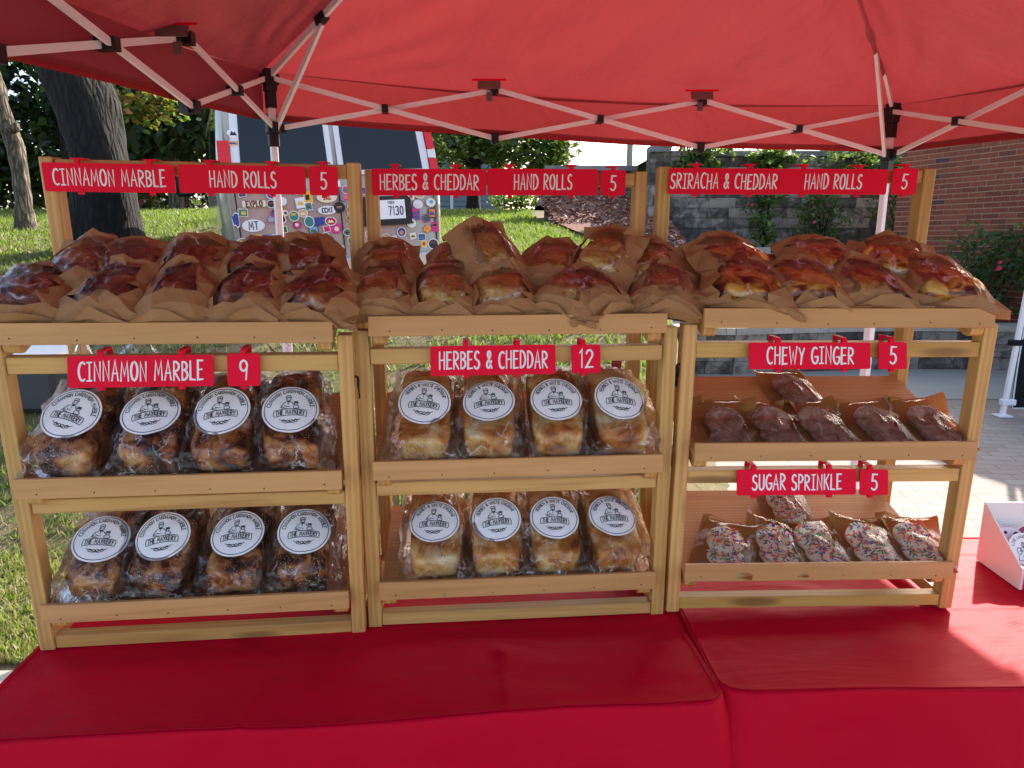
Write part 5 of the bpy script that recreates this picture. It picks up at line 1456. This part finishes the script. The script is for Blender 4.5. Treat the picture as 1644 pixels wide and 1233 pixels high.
g = MB(); g.bbox(c0 - .15, c0 - .03, -.035, -.002, .93, .985, .008); g.build('door_handle', chrome, van)
# plate in a black surround, on the right-hand door
px0, pz0 = c0 + .165, .60
g = MB(); P = [(px0, pz0 + .03), (px0 + .03, pz0), (px0 + .45, pz0), (px0 + .48, pz0 + .03), (px0 + .48, pz0 + .23), (px0 + .45, pz0 + .26), (px0 + .03, pz0 + .26), (px0, pz0 + .23)]
rpatch(g, P, .045, .045); ps = g.build('plate_surround', black_plastic, van)
g = MB(); P = [(px0 + .06, pz0 + .055), (px0 + .42, pz0 + .055), (px0 + .42, pz0 + .225), (px0 + .06, pz0 + .225)]; rpatch(g, P, .049, .003); pl_ = g.build('licence_plate', paper_white, ps)
g = MB(); ls, _ = text_lines('7130', .075, .8, .2); ls = [[(x + px0 + .33, z + pz0 + .09) for x, z in L] for L in ls]
l2, _ = text_lines('YORK', .026, .9, .25); ls2 = [[(x + px0 + .29, z + pz0 + .188) for x, z in L] for L in l2]
g.strokes(ls, .011, fn=lambda x, z, o_: rear(x, z, .0502 + o_)); g.strokes(ls2, .005, fn=lambda x, z, o_: rear(x, z, .0502 + o_)); g.build('lettering', simple('plate_blue', hexc(30, 40, 70), .5), pl_)
# wheels, mirror
for (wx, wy) in ((.14, 1.15), (VW - .14, 1.15), (.14, 4.2), (VW - .14, 4.2)):
    wh = bpy.data.objects.new('wheel', None); COL.objects.link(wh); wh.parent = van; wh.location = (wx, wy, .345)
    g = MB(); g.tube([(-.13, 0, 0), (-.12, 0, 0), (.12, 0, 0), (.13, 0, 0)], [.30, .355, .355, .30], 28); g.build('tyre', rubber, wh)
    g = MB(); g.tube([(-.138, 0, 0), (-.134, 0, 0), (.134, 0, 0), (.138, 0, 0)], [.15, .21, .21, .15], 20); g.build('rim', chrome, wh)
for sg in (-1, 1):
    g = MB(); x = c0 + sg * 1.2; g.bbox(x - .11, x + .11, 3.72, 3.82, 1.12, 1.42, .03); g.bar((c0 + sg * .95, 3.8, 1.2), (x, 3.8, 1.2), .05); g.build('wing_mirror', black_plastic, van)
for sg in (-1, 1):
    for (ya, yb) in ((.5, 1.75), (1.95, 3.1)):
        g = MB(); P = []
        for (y, z) in ((ya, 1.14), (yb, 1.14), (yb, 1.72), (ya, 1.72)):
            w_ = float(np.interp(z, [1.05, 1.25, 1.62, 1.88], [.972, .957, .917, .872])) + .004; P.append((c0 + sg * w_, y, z))
        g.face(P if sg > 0 else P[::-1]); g.build('side_window', glass, van)
# stickers
SC = {k: simple('sticker_' + k, hexc(*c), .4) for k, c in dict(white=(236, 236, 238), black=(30, 30, 34), blue=(46, 70, 150), sky=(110, 170, 210), teal=(60, 130, 130), green=(58, 104, 62), yellow=(236, 186, 50), orange=(232, 140, 70), red=(186, 50, 52), pink=(220, 50, 140), purple=(110, 80, 150), brown=(110, 60, 50), tan=(220, 170, 120), cream=(240, 226, 196)).items()}
rk = random.Random(77); placed = [(px0 + .24, pz0 + .13, .27)]; so_ = .0034
def sticker(x, z, r, shape, c1, c2, c3, a=0, txt=None, squash=1.0, asp=1.0):
    global so_
    so_ += .00004; base = so_
    g = MB(); n = {'round': 18, 'oval': 20, 'blob': 14, 'rect': 4}[shape]; P = []
    for i in range(n):
        t = 2 * math.pi * i / n + (math.pi / 4 if n == 4 else 0); rr_ = r * (1.0 if shape != 'blob' else rk.uniform(.72, 1.15)) * (1.25 if n == 4 else 1)
        u, v = rr_ * math.cos(t) * asp, rr_ * math.sin(t) * squash; P.append((x + u * math.cos(a) - v * math.sin(a), z + u * math.sin(a) + v * math.cos(a)))
    rpatch(g, P, base, .0006, 0)
    def inn(k, mi, dx=0, dz=0, off=.0006): rpatch(g, [(x + (p - x) * k + dx * r, z + (q - z) * k + dz * r) for p, q in P], base + off, .0004, mi)
    if not txt:
        inn(.84, 1)
        st_ = rk.random()
        if st_ < .35:
            rpatch(g, [(x - r*.6, z - r*.35*squash), (x + r*.6, z - r*.35*squash), (x + r*.2, z + r*.3*squash), (x, z + .05*r), (x - r*.25, z + r*.42*squash)], base + .0012, .0004, 2)
        elif st_ < .65: inn(.42, 2, rk.uniform(-.12, .12), rk.uniform(-.15, .15), .0012)
        else:
            for j in range(3): q = rk.uniform(-.5, .5); rpatch(g, [(x - r*.5, z + q*r*.6), (x + r*.5*rk.uniform(.3, 1), z + q*r*.6), (x + r*.4, z + (q + .14)*r), (x - r*.5, z + (q + .14)*r)], base + .0012 + .0004*j, .0003, 2)
    o = g.build('sticker', [SC[c1], SC[c2], SC[c3]], van)
    if txt:
        ls, tw = text_lines(txt, r * (.85 if len(txt) < 3 else .62), .9, .2); g = MB(); hh = r * (.85 if len(txt) < 3 else .62)
        g.strokes([[(x + p, z + q - hh / 2) for p, q in L] for L in ls], r * .16, fn=lambda p, q, o_: rear(p, q, base + .0012 + o_)); g.build('lettering', SC[c3], o)
    return o
def place(x, z, r, *a, **k): placed.append((x, z, r * k.get('asp', 1))); return sticker(x, z, r, *a, **k)
place(.18, .66, .075, 'oval', 'white', 'white', 'black', txt='MT', squash=.7, asp=1.25)
place(.21, .545, .08, 'rect', 'blue', 'blue', 'yellow', squash=.45, asp=1.15)
place(.82, .76, .062, 'oval', 'white', 'white', 'black', txt='CCMT', squash=.62, asp=1.35)
place(.83, .875, .07, 'oval', 'cream', 'green', 'red', txt='IRL', squash=.72, asp=1.3)
place(.91, .985, .05, 'rect', 'white', 'white', 'black', txt='CM', squash=.6, asp=1.2)
place(.21, .84, .075, 'rect', 'cream', 'cream', 'brown', txt='EXPLO', squash=.4, asp=1.45)
place(.665, .875, .062, 'rect', 'yellow', 'yellow', 'black', asp=.75)
place(.88, .60, .05, 'round', 'pink', 'pink', 'cream'); place(.93, .78, .05, 'round', 'black', 'black', 'tan')
place(.045, .72, .055, 'blob', 'white', 'blue', 'blue', asp=.6, squash=1.3); place(.745, .67, .055, 'blob', 'blue', 'blue', 'blue', squash=.7, asp=1.1)
place(1.53, .72, .05, 'round', 'yellow', 'black', 'yellow'); place(1.64, .70, .075, 'rect', 'purple', 'purple', 'pink', asp=.55); place(1.80, .69, .05, 'rect', 'black', 'orange', 'blue', asp=.8)
place(1.59, .96, .05, 'round', 'orange', 'cream', 'teal'); place(1.49, .93, .05, 'round', 'black', 'white', 'white'); place(1.82, .56, .05, 'rect', 'pink', 'pink', 'black', asp=.75)
cols = list(SC); tries = 0
while len(placed) < 99 and tries < 20000:
    tries += 1; x, z, r = rk.uniform(.07, VW - .07), rk.uniform(.40, 1.02), rk.uniform(.036, .056)
    if any((x - a) ** 2 + ((z - b) * 1.15) ** 2 < (r + c_) ** 2 * .70 for a, b, c_ in placed) or abs(x - c0) < r * .8: continue
    if c0 - .17 < x < c0 and z > .9: continue
    place(x, z, r, rk.choice(['round', 'round', 'blob', 'blob', 'rect', 'oval']), rk.choice(['white', 'white', 'white', 'cream', rk.choice(cols)]), rk.choice(cols), rk.choice(cols), a=rk.uniform(-.2, .2), squash=rk.uniform(.75, 1), asp=rk.uniform(.8, 1.1))
sticker(.125, 1.42, .05, 'blob', 'white', 'white', 'black')
sticker(.11, 1.34, .06, 'rect', 'cream', 'tan', 'blue', squash=.4)

# ------------------------------------------------------------------ background buildings and bits
siding = NM('blue_siding'); v = siding.coord('Object'); wv = siding.n('TexWave', Vector=v, Scale=1.25, bands_direction='Z', wave_profile='SAW').outputs['Fac']
siding.set(Base_Color=hexc(112, 132, 148), Roughness=.6); siding.bump(wv, .8, .03)
z0 = gz(-1.5, 22)
e = empty('shed', (-2.9, 22, z0), 'grey-blue clapboard shed with white corner trim beyond the lawn', 'shed')
g = MB()
for i in range(14):
    zz = .1 + i * .16; b = len(g.v); g.v += [(0, -.03, zz), (2.57, -.03, zz), (2.57, 0, zz + .16), (0, 0, zz + .16), (0, .0, zz), (2.57, .0, zz)]
    g.f += [(b, b+1, b+2, b+3), (b+4, b+5, b+1, b)]; g.m += [0, 0]; g.sm += [False, False]
g.box(0, 2.57, .002, 2.5, -.2, 2.36); g.build('wall', siding.mat, e)
for x in (1.0, 2.52): g = MB(); g.box(x, x + .09, -.05, -.005, -.2, 2.34); g.build('trim', paint_w, e)
g = MB(); g.face([(-.2, -.3, 2.36), (2.8, -.3, 2.36), (2.8, 1.25, 3.2), (-.2, 1.25, 3.2)]); g.face([(-.2, 2.8, 2.36), (-.2, 1.25, 3.2), (2.8, 1.25, 3.2), (2.8, 2.8, 2.36)]); g.face([(0, 0, 2.36), (2.57, 0, 2.36), (2.57, 1.25, 3.15), (0, 1.25, 3.15)])
g.build('roof', simple('shingle', hexc(70, 70, 76), .9), e)
g = MB()
g.grid(14, 8, lambda u, v: (lerp(.55, 1.25, u), 18 + v * 1.2, 2.15 + .38 * math.sin(math.pi * min(1, u * 1.1)) ** .5 * math.sin(math.pi * min(1, .15 + v)) ** .5 + .04 * nz(u * 5, v * 5)))
tag(g.build('tarp_cover', navy_cloth), 'dark navy tarp-like cover at crest of the lawn beside the mulch', 'tarp')
z0 = gz(4.9, 30)
e = empty('utility_pole', (4.88, 30, 2.8), 'thin grey utility pole against the bright sky', 'pole'); g = MB(); g.tube([(0, 0, 0), (0, 0, 7)], [.14, .11], 10); g.build('pole', simple('pole_grey', hexc(150, 150, 152), .8), e)
g = MB(); g.bar((-.9, 0, 6.4), (.9, 0, 6.4), .1, .12); g.build('crossarm', bark_grey, e)
for i in range(8):
    x = 2.9 + i * .62; g = MB(); g.tube([(x, 12.2, 2.84), (x, 12.2, 3.5)], .02, 6); g.tube([(x, 12.2, 3.5), (x, 12.2, 3.52)], .028, 6)
    tag(g.build('fence_post', black_plastic), 'thin dark fence post on top of the tall block wall', 'fence post', 'fence posts on the wall')
# parked cars beyond the trees
def far_car(x, y, ang, colr, lab):
    z0 = gz(x, y); e = empty('parked_car', T(x, y, z0) @ rz(ang), lab, 'car', 'cars parked beyond the lawn')
    prof = [(-2.2, .3), (-2.2, .75), (-1.9, .9), (-1.3, .95), (-.7, 1.42), (.9, 1.44), (1.6, 1.0), (2.15, .9), (2.2, .3)]
    g = MB(); n = len(prof); b = 0
    for yy_ in (-.85, .85): g.v += [(a, yy_ * (.86 if z > 1.1 else 1), z) for a, z in prof]
    g.f.append(tuple(range(n))); g.f.append(tuple(n + i for i in reversed(range(n))))
    for i in range(n): g.f.append((i, n + i, n + (i+1) % n, (i+1) % n))
    g.m = [0] * len(g.f); g.sm = [False] * len(g.f); g.build('body', colr, e)
    for sg in (-1, 1):
        g = MB(); P = [(-1.15, sg * .86, .98), (1.35, sg * .86, 1.0), (.85, sg * .74, 1.38), (-.65, sg * .74, 1.37)]; g.face(P if sg < 0 else P[::-1]); g.build('side_window', glass, e)
        for wx in (-1.35, 1.35): g = MB(); g.tube([(wx, sg * .72, .32), (wx, sg * .88, .32)], .32, 16); g.build('wheel', rubber, e)
far_car(-9.0, 30, R(8), paint_w, 'white car parked beyond the lawn right of massive trunk')
far_car(-16.8, 31, R(4), simple('car_red', hexc(190, 110, 120), .4), 'pinkish car parked beyond the lawn left of massive trunk')
# dark bin with white lid on the lawn behind the left stand
z0 = gz(-3.1, 4.3)
e = empty('storage_bin', (-3.05, 4.35, z0), 'dark storage bin with rounded white lid behind the left stand', 'bin')
g = MB(); g.bbox(-.32, .24, -.2, .2, -.02, .31, .03); g.build('body', simple('bin_dark', hexc(40, 46, 56), .5), e)
g = MB(); P = [(-.36 + .3 * 0 + (.0), 0)]; pts = []
for (cx, cy_, a0) in ((.12, .1, 90), (.12, -.1, 0), (-.24, -.1, -90), (-.24, .1, 180)):
    for i in range(6): a = R(a0 - 90 * i / 5); pts.append((cx + .14 * math.cos(a), cy_ + .14 * math.sin(a)))
n = len(pts); b = len(g.v); g.v += [(x, y, .313) for x, y in pts] + [(x, y, .345) for x, y in pts]; g.f.append(tuple(reversed(range(n)))[::-1]); g.f.append(tuple(n + i for i in reversed(range(n))))
for i in range(n): g.f.append((i, (i+1) % n, n + (i+1) % n, n + i))
g.m = [0] * len(g.f); g.sm = [False] * len(g.f); g.build('lid', white_card, e)
# navy side wall of another stall, far left
e = empty('stall_sidewall', (-6.1, 7.5, gz(-6.1, 7.5)), 'navy blue fabric sidewall hanging at far left edge', 'fabric wall')
zb = 1.534 - gz(-6.1, 7.5)
g = MB(); g.grid(26, 12, lambda u, v: (lerp(-1.6, lerp(.70, .55, v), u), .05 * math.sin(u * 30) * (1 - .4 * v) + .03 * nz(u * 8, v * 2), lerp(zb - .03 * u, zb + 1.1, v) + .0))
g.build('fabric', navy_cloth, e)
g = MB(); g.bar((.52, .1, -.02), (.52, .1, zb + 1.2), .04); g.build('leg', metal_dark, e)
# neighbouring tent at the right edge
e = empty('neighbouring_tent', (4.26, 5.83, 0), 'neighbouring tent with white leg and black sidewall at right edge', 'tent')
g = MB(); g.bbox(-.018, .018, -.018, .018, 0, 2.0, .003, 0, ry(R(3))); g.box(-.06, .06, -.05, .05, 0, .012); g.build('leg', white_metal, e)
g = MB(); g.grid(20, 16, lambda u, v: (lerp(.09 - .06 * math.sin(math.pi * min(1, v * 1.0)) * (1 - v) + .02 + .10 * v, 1.9, u), .06 + .05 * math.sin(u * 18) * u, lerp(.06 - .0 * u, 1.95, v))); g.build('sidewall', black_cloth, e)
g = MB(); g.tube([(.112 - .06 * math.sin(math.pi * v) * (1 - v) + .10 * v, .045, lerp(.06, 1.95, v)) for v in np.linspace(0, 1, 16)], .006, 5); g.tube([(.112, .045, .06), (.5, .06, .055), (1.9, .05, .06)], .006, 5); g.build('piping', paint_w, e)
for z in (.1, .62): g = MB(); g.bbox(-.03, .09, -.028, .028, z, z + .05, .006); g.build('strap', paint_w if z < .3 else black_cloth, e)
